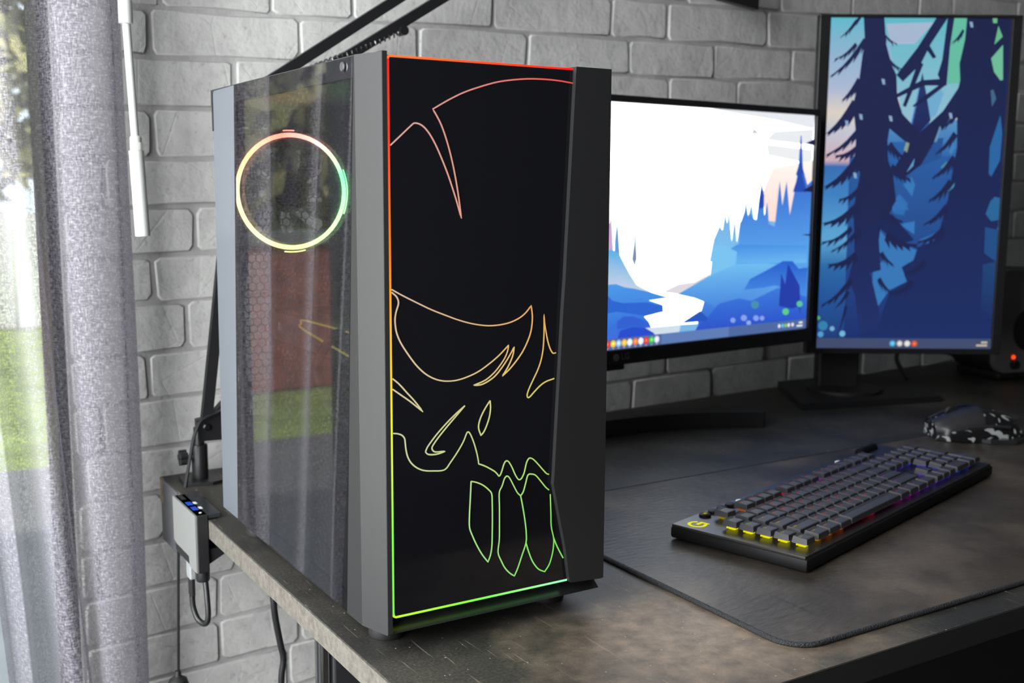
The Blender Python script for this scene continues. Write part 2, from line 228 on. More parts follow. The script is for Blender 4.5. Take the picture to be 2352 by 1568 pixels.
M2 = [(((95,160,215),(50,108,182)),[(-602,3686),(1393,3703),(1388,3106),(-591,3092)]),(((45,100,175),(30,52,120)),[(-983,167),(-1029,3112),(1410,3129),(1450,168)]),((60,130,200),[(-525,1985),(-406,1846),(-265,1730),(-54,1684),(134,1615),(91,1428),(-45,1240),(5,1099),(-273,958),(-454,675),(-555,1051),(-558,1239),(-376,1496),(-507,1613)]),((50,115,190),[(-369,2310),(-188,2519),(-45,2358),(-111,2172),(-251,2195)]),((58,130,205),[(-178,2033),(77,2080),(81,1871)]),((50,115,190),[(153,1778),(430,1896),(318,1709)]),((45,105,180),[(-429,3151),(-391,3342),(-114,3344),(14,3345),(-319,2940)]),((40,90,160),[(86,2943),(251,3219),(247,3389),(460,3411),(446,3094)]),((60,130,200),[(-143,2665),(-17,2793),(50,2666),(11,2474)]),((55,120,195),[(-359,2263),(-204,2515),(-28,2264)]),(((105,200,215),(165,205,230)),[(-575,5292),(710,5307),(674,4234),(428,3833),(74,3493),(-229,3785),(-346,4308)]),((180,200,228),[(-552,5179),(206,5208),(-82,4873),(-462,4869)]),((110,205,175),[(499,5305),(721,5307),(694,4276),(471,4253)]),(((110,170,215),(60,110,190)),[(-77,3597),(55,4395),(243,3558),(96,3493)]),((120,185,225),[(149,3978),(334,4210),(422,4106),(323,3769),(240,3705)]),(((40,60,120),(30,40,95)),[(37,4228),(64,4437),(134,4145),(240,3684),(74,3493),(-55,3576),(1,3934)]),((30,38,84),[(-911,5288),(-585,5292),(-536,4868),(-435,4557),(-347,4391),(-320,4099),(-397,3679),(-433,3362),(-406,3045),(-317,2834),(-244,2409),(-472,1980),(-507,1550),(-871,1549),(-925,2260),(-849,2831),(-939,3148),(-945,3464),(-1015,3925),(-937,4302),(-901,4719),(-872,4864)]),(((30,38,84),(34,52,115)),[(-894,2607),(-374,2610),(-298,2264),(-513,1985),(-472,1613),(-431,1286),(-604,1238),(-505,910),(-405,557),(-448,321),(-727,238),(-754,439),(-831,863),(-952,1144),(-887,1471),(-847,1867),(-922,2192)]),((30,38,84),[(-347,4391),(-39,4811),(235,5301),(414,5304),(171,4876),(30,4562),(-239,4288)]),((30,38,84),[(414,5304),(520,5305),(478,4838),(461,4232),(398,4231),(309,4398),(367,4628)]),((30,38,84),[(150,4855),(271,4669),(218,4647),(120,4771)]),((30,38,84),[(-341,4088),(56,4312),(395,4336),(440,4232),(101,4229),(-319,4036)]),((30,38,84),[(-221,3911),(-13,4603),(72,4563),(-168,3891)]),((30,38,84),[(-62,3913),(104,4061),(417,4294),(440,4232),(148,3999),(-41,3892)]),((30,38,84),[(-342,4120),(-219,3785),(74,3493),(428,3833),(674,4234),(744,3983),(373,3474),(40,3091),(-298,2940),(-92,3302),(-437,3573)]),((30,38,84),[(-298,2940),(39,3154),(287,3516),(496,3686),(128,2985),(-166,2750)]),(((28,36,78),(28,42,95)),[(720,5318),(1440,5305),(1438,4325),(1431,1988),(558,1984),(607,2627),(687,3265),(634,4108),(672,4318),(644,4568),(709,4944)]),(((28,40,90),(30,50,110)),[(156,1662),(456,1779),(581,2408),(783,2687),(1423,2690),(1450,168),(-726,167),(-727,238),(-448,321),(-272,934),(5,1099),(-94,1334),(90,1451)]),((120,205,165),[(1141,4657),(1315,4867),(1352,4324),(1310,4313),(1200,4449)]),((110,200,150),[(1222,5158),(1301,4992),(1177,4866)]),((45,110,175),[(1212,3269),(1347,3778),(1398,3482),(1389,3058),(1268,2801),(1224,2844)]),((70,110,150),[(1165,4155),(1207,4176),(1265,4030),(1204,3903)]),((45,110,165),[(1280,2411),(1348,2481),(1430,2459),(1428,2110),(1312,2086),(1215,2202)]),((35,85,145),[(1221,1993),(1433,1947),(1436,1432),(1233,1572)]),(((32,75,130),(30,52,110)),[(1227,1384),(1436,1432),(1446,536),(1248,630)]),((120,200,150),[(1123,5281),(1197,5282),(1200,5199),(1136,5198)]),((28,42,95),[(-893,1844),(-297,2195),(83,1778),(-55,1731),(-337,1846),(-513,1985)]),((70,140,205),[(561,3201),(622,3328),(655,3265),(595,3137)]),((80,150,170),[(439,2945),(533,3041),(544,2999),(471,2924)]),((80,150,170),[(576,2584),(691,2702),(671,2627),(598,2563)]),((110,165,215),[(-104,2857),(19,3091),(0,2963)]),((150,170,150),[(-165,3217),(-135,3344),(-82,3323),(-111,3175)]),((110,160,200),[(312,3347),(391,3601),(414,3559),(355,3347)]),((30,38,84),[(-619,5094),(-566,5028),(-513,4970),(-460,4925),(-408,4894),(-357,4870),(-374,4874),(-356,4838),(-415,4884),(-432,4894),(-420,4819),(-473,4908),(-485,4924),(-461,4876),(-531,4945),(-544,4969),(-525,4881),(-589,4997),(-601,5026),(-587,4931),(-647,5057)]),((30,38,84),[(-524,4708),(-466,4639),(-410,4578),(-353,4532),(-297,4501),(-243,4476),(-262,4479),(-237,4423),(-307,4486),(-322,4496),(-296,4419),(-370,4508),(-384,4525),(-360,4471),(-433,4544),(-444,4570),(-416,4487),(-496,4596),(-504,4628),(-474,4535),(-559,4657)]),((30,38,84),[(-418,3724),(-369,3671),(-321,3625),(-274,3592),(-227,3571),(-182,3554),(-197,3550),(-167,3487),(-239,3547),(-249,3552),(-218,3488),(-294,3551),(-305,3565),(-290,3511),(-349,3569),(-356,3592),(-331,3494),(-404,3600),(-410,3630),(-389,3555),(-459,3639)]),((30,38,84),[(-377,3347),(-317,3267),(-258,3197),(-199,3142),(-142,3102),(-87,3069),(-111,3070),(-98,3030),(-160,3077),(-174,3089),(-146,3041),(-230,3099),(-244,3120),(-228,3016),(-301,3137),(-312,3169),(-300,3057),(-371,3192),(-378,3233),(-360,3097),(-441,3257)]),((30,38,84),[(-329,2999),(-265,2924),(-201,2859),(-138,2810),(-76,2777),(-16,2751),(-39,2747),(-14,2681),(-93,2746),(-112,2754),(-96,2682),(-167,2756),(-183,2776),(-165,2698),(-242,2784),(-254,2816),(-236,2731),(-316,2831),(-323,2872),(-299,2765),(-390,2888)]),((30,38,84),[(656,5103),(627,5049),(597,5001),(567,4960),(537,4928),(509,4900),(515,4907),(483,4859),(546,4921),(550,4932),(521,4852),(582,4948),(585,4963),(562,4911),(618,4983),(618,5003),(593,4892),(653,5027),(653,5051),(634,4930),(688,5077)]),((30,38,84),[(651,3885),(603,3798),(555,3720),(507,3655),(459,3604),(414,3559),(434,3569),(424,3510),(476,3589),(487,3606),(462,3521),(536,3629),(547,3654),(537,3603),(595,3684),(600,3717),(580,3626),(653,3753),(657,3792),(641,3714),(711,3831)]),((30,38,84),[(613,3512),(557,3416),(502,3330),(446,3259),(391,3204),(338,3157),(358,3166),(333,3123),(410,3186),(425,3203),(406,3160),(479,3227),(490,3254),(467,3202),(548,3286),(558,3322),(553,3216),(616,3360),(622,3404),(617,3327),(683,3445)]),((30,38,84),[(619,3139),(555,3038),(492,2948),(428,2876),(364,2821),(304,2774),(331,2781),(319,2734),(386,2798),(405,2815),(386,2770),(464,2836),(481,2864),(473,2807),(542,2893),(554,2932),(546,2808),(619,2969),(625,3017),(611,2877),(695,3056)]),((30,38,84),[(587,2758),(523,2661),(459,2574),(394,2505),(331,2454),(269,2411),(295,2417),(276,2365),(351,2431),(368,2446),(342,2385),(430,2464),(447,2491),(439,2385),(508,2517),(522,2555),(525,2438),(585,2589),(593,2636),(583,2553),(661,2672)]),((30,38,84),[(-899,4961),(-1005,4794),(-1111,4644),(-1217,4522),(-1323,4428),(-1426,4350),(-1383,4371),(-1398,4330),(-1304,4410),(-1268,4441),(-1283,4369),(-1184,4491),(-1155,4536),(-1179,4459),(-1066,4601),(-1037,4660),(-1049,4565),(-948,4740),(-923,4810),(-935,4704),(-831,4896)]),((30,38,84),[(-999,5319),(-1054,5224),(-1110,5139),(-1165,5068),(-1220,5012),(-1273,4964),(-1254,4976),(-1279,4946),(-1207,5000),(-1188,5019),(-1196,4954),(-1142,5048),(-1128,5074),(-1143,4998),(-1078,5111),(-1067,5146),(-1084,5092),(-1015,5190),(-1009,5231),(-1033,5135),(-952,5278)]),((30,38,84),[(-1028,4890),(-1093,4811),(-1158,4743),(-1223,4691),(-1288,4657),(-1352,4631),(-1331,4634),(-1357,4570),(-1279,4643),(-1256,4653),(-1266,4612),(-1206,4667),(-1190,4686),(-1214,4599),(-1134,4709),(-1120,4737),(-1141,4661),(-1063,4768),(-1050,4804),(-1069,4710),(-992,4839)]),((30,38,84),[(-966,4348),(-1015,4253),(-1065,4167),(-1113,4096),(-1162,4038),(-1206,3986),(-1183,3995),(-1197,3950),(-1136,4015),(-1121,4033),(-1131,3964),(-1068,4055),(-1058,4083),(-1065,4014),(-1002,4111),(-998,4149),(-1006,4068),(-937,4182),(-934,4228),(-931,4127),(-872,4263)]),((30,38,84),[(-1029,4004),(-1112,3858),(-1195,3727),(-1278,3620),(-1359,3535),(-1436,3460),(-1394,3470),(-1402,3418),(-1320,3494),(-1293,3520),(-1309,3460),(-1209,3549),(-1187,3591),(-1185,3517),(-1100,3629),(-1086,3688),(-1084,3569),(-992,3735),(-986,3808),(-983,3721),(-885,3857)]),((30,38,84),[(-857,3658),(-974,3502),(-1092,3364),(-1209,3258),(-1327,3182),(-1442,3123),(-1395,3134),(-1411,3078),(-1308,3158),(-1270,3181),(-1295,3131),(-1176,3216),(-1142,3255),(-1163,3178),(-1046,3306),(-1012,3362),(-1018,3279),(-916,3429),(-888,3498),(-901,3420),(-787,3572)]),((30,38,84),[(-918,3297),(-990,3234),(-1062,3182),(-1135,3148),(-1207,3132),(-1279,3124),(-1252,3112),(-1267,3068),(-1197,3099),(-1177,3100),(-1205,3014),(-1118,3089),(-1098,3104),(-1118,3035),(-1039,3101),(-1019,3128),(-1030,3051),(-960,3132),(-945,3170),(-970,3059),(-882,3175)]),((30,38,84),[(-936,3123),(-1038,2978),(-1139,2850),(-1239,2749),(-1339,2676),(-1435,2615),(-1390,2619),(-1404,2567),(-1307,2634),(-1274,2655),(-1293,2592),(-1183,2676),(-1153,2716),(-1150,2637),(-1061,2749),(-1040,2807),(-1049,2710),(-940,2851),(-924,2924),(-928,2792),(-819,2971)]),((30,38,84),[(-866,2622),(-930,2557),(-994,2501),(-1058,2462),(-1121,2440),(-1184,2425),(-1161,2419),(-1182,2353),(-1110,2416),(-1094,2420),(-1123,2331),(-1039,2420),(-1019,2436),(-1025,2331),(-967,2443),(-955,2469),(-982,2397),(-897,2483),(-883,2518),(-896,2418),(-827,2535)]),((30,38,84),[(-890,2383),(-999,2269),(-1109,2173),(-1218,2105),(-1326,2065),(-1433,2039),(-1390,2031),(-1406,1990),(-1308,2026),(-1271,2035),(-1285,1965),(-1186,2037),(-1154,2063),(-1175,1967),(-1064,2078),(-1036,2123),(-1056,1989),(-943,2150),(-920,2210),(-942,2104),(-823,2241)]),((30,38,84),[(-959,1998),(-1053,1907),(-1147,1830),(-1242,1779),(-1336,1752),(-1429,1737),(-1399,1733),(-1434,1677),(-1327,1732),(-1300,1738),(-1334,1648),(-1226,1745),(-1200,1763),(-1232,1667),(-1125,1783),(-1101,1815),(-1130,1748),(-1026,1847),(-1001,1889),(-1023,1795),(-926,1926)]),((30,38,84),[(-829,1993),(-918,1874),(-1007,1769),(-1096,1688),(-1185,1631),(-1272,1587),(-1240,1595),(-1267,1549),(-1171,1614),(-1142,1632),(-1161,1541),(-1072,1659),(-1048,1688),(-1071,1604),(-974,1728),(-949,1770),(-958,1688),(-877,1822),(-853,1874),(-855,1747),(-780,1932)]),((30,38,84),[(-864,1590),(-954,1510),(-1045,1445),(-1136,1404),(-1226,1385),(-1315,1377),(-1281,1363),(-1297,1294),(-1215,1348),(-1186,1349),(-1210,1257),(-1116,1339),(-1089,1356),(-1105,1280),(-1017,1356),(-993,1389),(-1011,1259),(-920,1398),(-896,1444),(-906,1290),(-822,1455)]),((30,38,84),[(-935,1156),(-1029,1024),(-1122,908),(-1215,817),(-1308,750),(-1399,697),(-1363,708),(-1381,654),(-1292,732),(-1260,753),(-1269,694),(-1188,784),(-1162,818),(-1183,712),(-1084,863),(-1062,910),(-1086,846),(-981,968),(-962,1026),(-986,891),(-878,1089)]),((30,38,84),[(-975,953),(-1009,881),(-1043,816),(-1077,761),(-1111,715),(-1143,674),(-1135,685),(-1171,619),(-1097,705),(-1088,720),(-1100,675),(-1054,743),(-1046,764),(-1054,706),(-1011,791),(-1010,818),(-1035,760),(-968,850),(-968,881),(-981,780),(-926,915)]),((30,38,84),[(-994,704),(-1014,586),(-1035,472),(-1055,365),(-1075,264),(-1093,167),(-1085,202),(-1102,159),(-1062,261),(-1061,298),(-1085,241),(-1032,359),(-1032,399),(-1047,314),(-1003,464),(-1005,508),(-1018,433),(-974,576),(-977,622),(-981,524),(-946,692)]),((30,38,84),[(-364,1927),(-258,1842),(-154,1774),(-50,1731),(53,1714),(155,1708),(121,1691),(155,1637),(43,1672),(9,1672),(31,1588),(-67,1658),(-101,1675),(-89,1598),(-178,1672),(-207,1708),(-179,1602),(-289,1715),(-320,1765),(-309,1631),(-400,1775)]),((30,38,84),[(-456,2321),(-385,2245),(-314,2179),(-245,2132),(-176,2102),(-109,2080),(-134,2074),(-110,2029),(-190,2072),(-211,2078),(-190,1995),(-270,2079),(-288,2098),(-266,1996),(-349,2107),(-365,2138),(-348,2042),(-429,2153),(-440,2195),(-415,2067),(-508,2212)]),((30,38,84),[(-423,1594),(-384,1535),(-346,1482),(-308,1440),(-270,1408),(-234,1380),(-244,1384),(-207,1320),(-283,1393),(-288,1403),(-253,1342),(-329,1415),(-336,1431),(-315,1327),(-376,1447),(-383,1471),(-373,1381),(-422,1491),(-424,1520),(-404,1398),(-469,1542)]),((30,38,84),[(-437,1172),(-398,1108),(-360,1050),(-322,1003),(-284,966),(-249,934),(-260,940),(-228,885),(-298,953),(-304,964),(-273,888),(-345,979),(-350,997),(-323,893),(-392,1017),(-398,1042),(-388,926),(-439,1066),(-442,1096),(-430,992),(-486,1122)]),((30,38,84),[(549,2359),(482,2266),(415,2183),(348,2119),(282,2072),(217,2035),(240,2038),(207,1997),(300,2049),(322,2063),(313,2012),(379,2079),(394,2103),(370,2044),(458,2128),(475,2164),(474,2088),(536,2196),(549,2241),(549,2121),(613,2276)]),((30,38,84),[(522,1994),(443,1913),(365,1846),(286,1799),(208,1772),(131,1755),(156,1749),(124,1712),(220,1746),(241,1751),(208,1675),(308,1753),(328,1771),(305,1663),(395,1782),(417,1813),(410,1687),(481,1833),(501,1875),(499,1732),(567,1898)]),((30,38,84),[(254,1469),(194,1398),(134,1336),(73,1291),(13,1262),(-45,1240),(-25,1238),(-50,1171),(26,1241),(46,1248),(35,1187),(95,1255),(108,1272),(83,1160),(164,1286),(174,1313),(151,1241),(231,1334),(240,1370),(218,1256),(299,1393)]),((30,38,84),[(76,1142),(7,1066),(-63,1002),(-133,956),(-203,929),(-272,911),(-247,908),(-268,856),(-192,907),(-171,914),(-189,848),(-114,919),(-97,936),(-124,856),(-36,950),(-18,978),(-30,870),(41,1000),(57,1038),(47,949),(117,1063)]),((150,185,215),[(-587,4331),(-536,4323),(-522,4239),(-564,4243)]),((150,185,215),[(-916,3779),(-865,3772),(-851,3688),(-893,3691)]),((150,185,215),[(-439,3756),(-388,3748),(-373,3664),(-416,3668)]),((150,185,215),[(516,3806),(568,3798),(582,3714),(540,3718)]),((150,185,215),[(-1136,3677),(-1085,3669),(-1071,3585),(-1114,3589)]),((150,185,215),[(-965,2855),(-913,2847),(-899,2762),(-942,2766)]),((150,185,215),[(757,5219),(808,5211),(822,5128),(780,5132)]),((90,200,120),[(-1387,497),(-1396,474),(-1419,464),(-1442,474),(-1452,497),(-1443,520),(-1420,530),(-1397,520)]),((60,140,190),[(-1255,368),(-1278,309),(-1335,285),(-1393,309),(-1418,367),(-1395,426),(-1338,450),(-1280,426)]),((130,190,230),[(-1142,320),(-1154,290),(-1184,278),(-1213,290),(-1226,320),(-1214,350),(-1185,363),(-1155,350)]),((120,200,235),[(-961,238),(-976,201),(-1012,186),(-1048,201),(-1064,238),(-1049,275),(-1013,290),(-977,275)]),((90,170,220),[(-1318,226),(-1333,189),(-1369,174),(-1405,189),(-1421,226),(-1406,262),(-1370,278),(-1334,263)])]
M2I = [((80,185,240),(-181,89)),((210,210,205),(-63,89)),((240,235,220),(61,89)),((230,90,50),(179,89)),((215,205,180),(1286,89))]

# ================================================================== the room
WS = .06                                   # the brick wall stands a little off the desk's axis
WU = Vector((1, WS, 0)).normalized(); WN = Vector((WS, -1, 0)).normalized(); W0 = Vector((0, .64, 0))
def wp(u, z, out=0.): return W0+WU*u+Vector((0, 0, z))+WN*out
FLOOR = -.74; CEIL = 1.75
def wbox(mb, u0, u1, z0, z1, o0, o1):
    v = [wp(u, z, o) for z in (z0, z1) for (u, o) in ((u0, o0), (u1, o0), (u1, o1), (u0, o1))]
    return mb.add(v, [(0,3,2,1),(4,5,6,7),(0,1,5,4),(1,2,6,5),(2,3,7,6),(3,0,4,7)])
M_DARKWALL = mat('dark_wall_paint', (.05, .05, .052), .8, bump=.1, bscale=120)
M_CEIL = mat('ceiling_paint', (.22, .22, .22), .9, bump=.05, bscale=150)
M_FLOOR = mat('floor_laminate', (.07, .055, .045), .45, var=.35, vscale=6, stretch=(1, 8, 1))
M_MORTAR = mat('mortar', (.47, .465, .455), .9, bump=.4, bscale=260, var=.15, vscale=40)
m, n, l = newmat('painted_brick'); b = n['Principled BSDF']; b.inputs['Roughness'].default_value = .78
tc = n.new('ShaderNodeTexCoord'); oi = n.new('ShaderNodeObjectInfo'); av = n.new('ShaderNodeVectorMath'); av.operation = 'ADD'
sc = n.new('ShaderNodeVectorMath'); sc.operation = 'SCALE'; sc.inputs['Scale'].default_value = 13
cx = n.new('ShaderNodeCombineXYZ'); l.new(oi.outputs['Random'], cx.inputs[0]); l.new(oi.outputs['Random'], cx.inputs[2])
l.new(cx.outputs[0], sc.inputs[0]); l.new(tc.outputs['Object'], av.inputs[0]); l.new(sc.outputs[0], av.inputs[1])
t1 = n.new('ShaderNodeTexNoise'); t1.inputs['Scale'].default_value = 22; t1.inputs['Detail'].default_value = 8; t1.inputs['Roughness'].default_value = .62; l.new(av.outputs[0], t1.inputs['Vector'])
t2 = n.new('ShaderNodeTexNoise'); t2.inputs['Scale'].default_value = 130; t2.inputs['Detail'].default_value = 4; l.new(av.outputs[0], t2.inputs['Vector'])
vo = n.new('ShaderNodeTexVoronoi'); vo.feature = 'DISTANCE_TO_EDGE'; vo.inputs['Scale'].default_value = 9; l.new(av.outputs[0], vo.inputs['Vector'])
cr = ramp(n, [(.12, (.36, .355, .345)), (.36, (.57, .565, .55)), (.55, (.66, .655, .635)), (1, (.72, .715, .695))]); l.new(t1.outputs[0], cr.inputs[0])
pit = ramp(n, [(.0, (.62, .62, .62)), (.30, (.75, .75, .75)), (.40, (1, 1, 1))]); l.new(t2.outputs[0], pit.inputs[0])
mu = n.new('ShaderNodeMixRGB'); mu.blend_type = 'MULTIPLY'; mu.inputs[0].default_value = .8; l.new(cr.outputs[0], mu.inputs[1]); l.new(pit.outputs[0], mu.inputs[2])
l.new(mu.outputs[0], b.inputs['Base Color'])
ck = n.new('ShaderNodeMapRange'); ck.inputs['From Max'].default_value = .012; l.new(vo.outputs['Distance'], ck.inputs[0])
ad = n.new('ShaderNodeMath'); ad.operation = 'MULTIPLY_ADD'; l.new(t1.outputs[0], ad.inputs[0]); ad.inputs[1].default_value = 1.6
a2 = n.new('ShaderNodeMath'); a2.operation = 'MULTIPLY'; a2.inputs[1].default_value = .35; l.new(t2.outputs[0], a2.inputs[0]); l.new(a2.outputs[0], ad.inputs[2])
a3 = n.new('ShaderNodeMath'); a3.operation = 'MULTIPLY_ADD'; l.new(ck.outputs[0], a3.inputs[0]); a3.inputs[1].default_value = .12; l.new(ad.outputs[0], a3.inputs[2])
bp = n.new('ShaderNodeBump'); bp.inputs['Strength'].default_value = .55; bp.inputs['Distance'].default_value = .004; l.new(a3.outputs[0], bp.inputs['Height']); l.new(bp.outputs[0], b.inputs['Normal'])
M_BRICK = m

MB().box((-.84, -2.9, FLOOR-.05), (2.5, .62, FLOOR)).build('floor', M_FLOOR, kind='structure')
MB().box((-.84, -2.9, CEIL), (2.5, .9, CEIL+.05)).build('ceiling', M_CEIL, kind='structure')
MB().box((2.3, -2.9, FLOOR), (2.4, .9, CEIL)).build('wall_right', M_DARKWALL, kind='structure')
MB().box((-.84, -3, FLOOR), (2.5, -2.85, CEIL)).build('wall_front', mat('grey_wall_paint', (.17, .18, .20), .8, bump=.1, bscale=120), kind='structure')
wl = MB()
for lo, hi in (((-.84, -2.9, FLOOR), (-.76, -.8, CEIL)), ((-.84, .5, FLOOR), (-.76, .58, CEIL)), ((-.84, -.8, FLOOR), (-.76, .5, -.3)), ((-.84, -.8, 1.4), (-.76, .5, CEIL))): wl.box(lo, hi)
wl.build('wall_left', M_DARKWALL, kind='structure')
wf = MB()
for lo, hi in (((-.82, -.8, -.3), (-.77, -.75, 1.4)), ((-.82, .45, -.3), (-.77, .5, 1.4)), ((-.82, -.8, -.3), (-.77, .5, -.25)), ((-.82, -.8, 1.35), (-.77, .5, 1.4))): wf.box(lo, hi)
wf.build('added_window', M_WHITE, kind='structure')  # unseen window frame added around the side daylight
# back wall: brick from u = -.1 to the right, a glazed door to the left of it
wb = MB(); wbox(wb, -.105, 2.5, FLOOR, CEIL, 0, -.1); wbox(wb, -.85, -.105, 1.45, CEIL, 0, -.1); wbox(wb, -.85, -.70, FLOOR, 1.45, 0, -.1)
WALL = wb.build('wall_back', M_MORTAR, kind='structure')
M_FRAME = mat('dark_window_frame', (.02, .02, .022), .4)
wd = MB()
for u0, u1 in ((-.40, -.245), (-.7, -.65)): wbox(wd, u0, u1, FLOOR, 1.45, .005, -.07)
wbox(wd, -.245, -.105, FLOOR, FLOOR+.1, -.01, -.07); wbox(wd, -.65, -.4, FLOOR, FLOOR+.1, -.01, -.07); wbox(wd, -.7, -.105, 1.38, 1.45, -.01, -.07)
wbox(wd, -.118, -.105, FLOOR, 1.45, -.01, -.07)
WIN = wd.build('window_1', M_FRAME, kind='structure')
M_PANE = glass_mat('window_pane', (.96, .98, .97), 1.45)
for u0, u1 in ((-.245, -.118), (-.65, -.4)):
    pn = MB(); wbox(pn, u0, u1, FLOOR+.1, 1.38, -.03, -.036); pn.build('pane', M_PANE, WIN)

# bricks: courses counted down from the top of the picture, mortar lines at MZ, vertical joints where the photo shows them
MZ = [.852, .793, .7345, .676, .617, .5577, .503, .4415, .3836, .3255, .2677, .2104, .149, .0905, .0305, -.0255, -.0884, -.148, -.209, -.2675, -.326, -.385, -.443, -.502, -.56, -.62, -.68, -.735]
JT = {3: [], 4: [.66, .868, 1.0888], 5: [.0186, .1576, .2702, .4915, .7106, .8271, 1.0575], 6: [.0045, .1948, .3691, .5522, .7473, .9337, 1.1228],
      7: [.1062, .8336, .9903], 8: [.0039], 9: [-.055], 10: [.0514], 11: [-.0021], 12: [.0356], 13: [-.0134, .25], 14: [-.07, .8432, 1.0815], 15: [.09, .7695, .951, 1.1446],
      16: [.0], 17: [.09], 18: [.0652], 19: [.0654, .1761]}
def cz(i, u): return MZ[i]*(1+.035*u)+.012*u
brick_n = 0
for i in range(len(MZ)-1):
    known = sorted(JT.get(i+1, []))
    js = [] if known else [-.1+R.uniform(.02, .18)]
    for a, q in enumerate(known):
        if a:
            gap = q-known[a-1]; k = max(1, round(gap/.2)) if gap > .3 else 1
            js += [known[a-1]+gap*t/k for t in range(1, k)]
        js.append(q)
    while js[0] > -.1+.03: js.insert(0, max(-.104, js[0]-R.uniform(.17, .22)))
    if js[0] > -.104: js.insert(0, -.104)
    while js[-1] < 2.22: js.append(js[-1]+R.choice((.215, .2, .19, .11, .225)))
    for a in range(len(js)-1):
        u0, u1 = js[a]+.0028, min(js[a+1]-.0028, 2.29)
        if u1-u0 < .012: continue
        um = (u0+u1)/2; zt = cz(i, um)-.0026; zb = cz(i+1, um)+.0026; hw, hh = (u1-u0)/2, (zt-zb)/2
        sl = (cz(i, u1)-cz(i, u0))/(u1-u0)
        c = min(.0052, hw*.4)
        o10 = [(-hw+c, -hh), (0, -hh+R.uniform(-.0015, .0015)), (hw-c*R.uniform(.4, 1.3), -hh), (hw, -hh+c*R.uniform(.4, 1.6)), (hw, hh-c*R.uniform(.4, 1.6)), (hw-c, hh), (0, hh+R.uniform(-.0015, .0015)), (-hw+c*R.uniform(.4, 1.3), hh), (-hw, hh-c*R.uniform(.4, 1.6)), (-hw, -hh+c)]
        o10 = [(x+R.uniform(-.0015, .0015), z+R.uniform(-.0014, .0014)) for x, z in o10]
        d = .0027+R.uniform(-.0008, .0016); tx, tz = R.uniform(-.010, .010), R.uniform(-.02, .02)
        vs = []
        for ins, dep in ((0, 0), (.0005, .62), (.0017, 1)):
            for x, z in o10:
                x2, z2 = x*(1-ins/hw), z*(1-ins/hh)
                vs.append(WU*x2+Vector((0, 0, z2+sl*x2))+WN*(d*dep+(x2*tx+z2*tz if dep else 0)))
        fs = [(r*10+k, r*10+(k+1) % 10, r*10+10+(k+1) % 10, r*10+10+k) for r in (0, 1) for k in range(10)]+[tuple(range(20, 30))]
        me = MB().add(vs, fs).mesh('brick', M_BRICK); me.polygons.foreach_set('use_smooth', [len(q.vertices) == 4 for q in me.polygons])
        o = bpy.data.objects.new('brick', me); COL.objects.link(o); o.parent = WALL; o.location = wp(um, (zt+zb)/2); brick_n += 1

# ================================================================== garden seen through the glazed door
GZ = -.82
M_LAWN = mat('lawn', (.27, .33, .10), .9, var=.4, vscale=3)
M_PAVE = mat('pale_paving', (.19, .185, .185), .8, var=.12, vscale=4)
M_REDBRICK = mat('red_brick', (.36, .14, .11), .9, var=.3, vscale=14)
M_LEAF = mat('leaves', (.30, .31, .12), .7, var=.4, vscale=2, col2=(.58, .54, .28))
M_BARK = mat('bark', (.09, .07, .05), .9, bump=.4, bscale=30)
MB().box((-14, .8, GZ-.06), (8, 4.1, GZ)).build('paving', M_PAVE, kind='structure')
MB().box((-30, 4.1, GZ-.06), (18, 34, GZ-.01)).build('lawn', M_LAWN, kind='structure')
gw = thing('garden_wall', 'low red brick garden wall with a pale coping outside the door', 'wall', (-2.4, 5.4, GZ))
MB().box((-5.2, 5.3, GZ), (-1.1, 5.5, .02)).build('wall_body', M_REDBRICK, gw); MB().box((-5.25, 5.26, .02), (-1.05, 5.54, .09)).build('coping', M_PAVE, gw)
gf = thing('garden_fence', 'pale board fence at the far end of the lawn', 'fence', (0, 9, GZ))
M_FENCE = mat('pale_fence', (.62, .61, .6), .8, var=.1, vscale=6)
for k in range(14): MB().box((-2.0+k*.32, 9.0, GZ), (-1.7+k*.32, 9.03, .12+.01*(k % 3))).build('board', M_FENCE, gf)
def tree(x, y, h, r, dens, label):
    t = thing('garden_tree', label, 'tree', (x, y, GZ), group='trees in the garden')
    MB().tube([(x, y, GZ), (x+.1, y, GZ+h*.3), (x-.05, y+.1, GZ+h*.75)], [.13, .11, .05], 8).build('trunk', M_BARK, t, True)
    vs = []; fs = []; rr = random.Random(int(x*100)+int(y*10))
    for k in range(dens):
        while True:
            p = Vector((rr.uniform(-1, 1), rr.uniform(-1, 1), rr.uniform(-1, 1)))
            if .25 < p.length < 1: break
        q = Vector((x+p.x*r, y+p.y*r, GZ+h*.6+p.z*h*.46)); s = rr.uniform(.12, .26)
        a = Vector((rr.uniform(-1, 1), rr.uniform(-1, 1), rr.uniform(-1, 1))).normalized(); b_ = a.orthogonal().normalized()
        k4 = len(vs); vs += [q+a*s, q+b_*s*.5, q-a*s, q-b_*s*.5]; fs.append((k4, k4+1, k4+2, k4+3))
    MB().add(vs, fs).build('foliage', M_LEAF, t, kind='stuff')
tree(-2.6, 8.0, 4.2, 1.9, 4200, 'broad leafy tree behind the red garden wall'); tree(.15, 11.5, 5.5, 2.4, 3600, 'tall tree beyond the pale fence, seen left of the curtain edge')
tree(-7.6, 11.0, 5.0, 2.3, 3000, 'far tree at the left end of the garden wall')

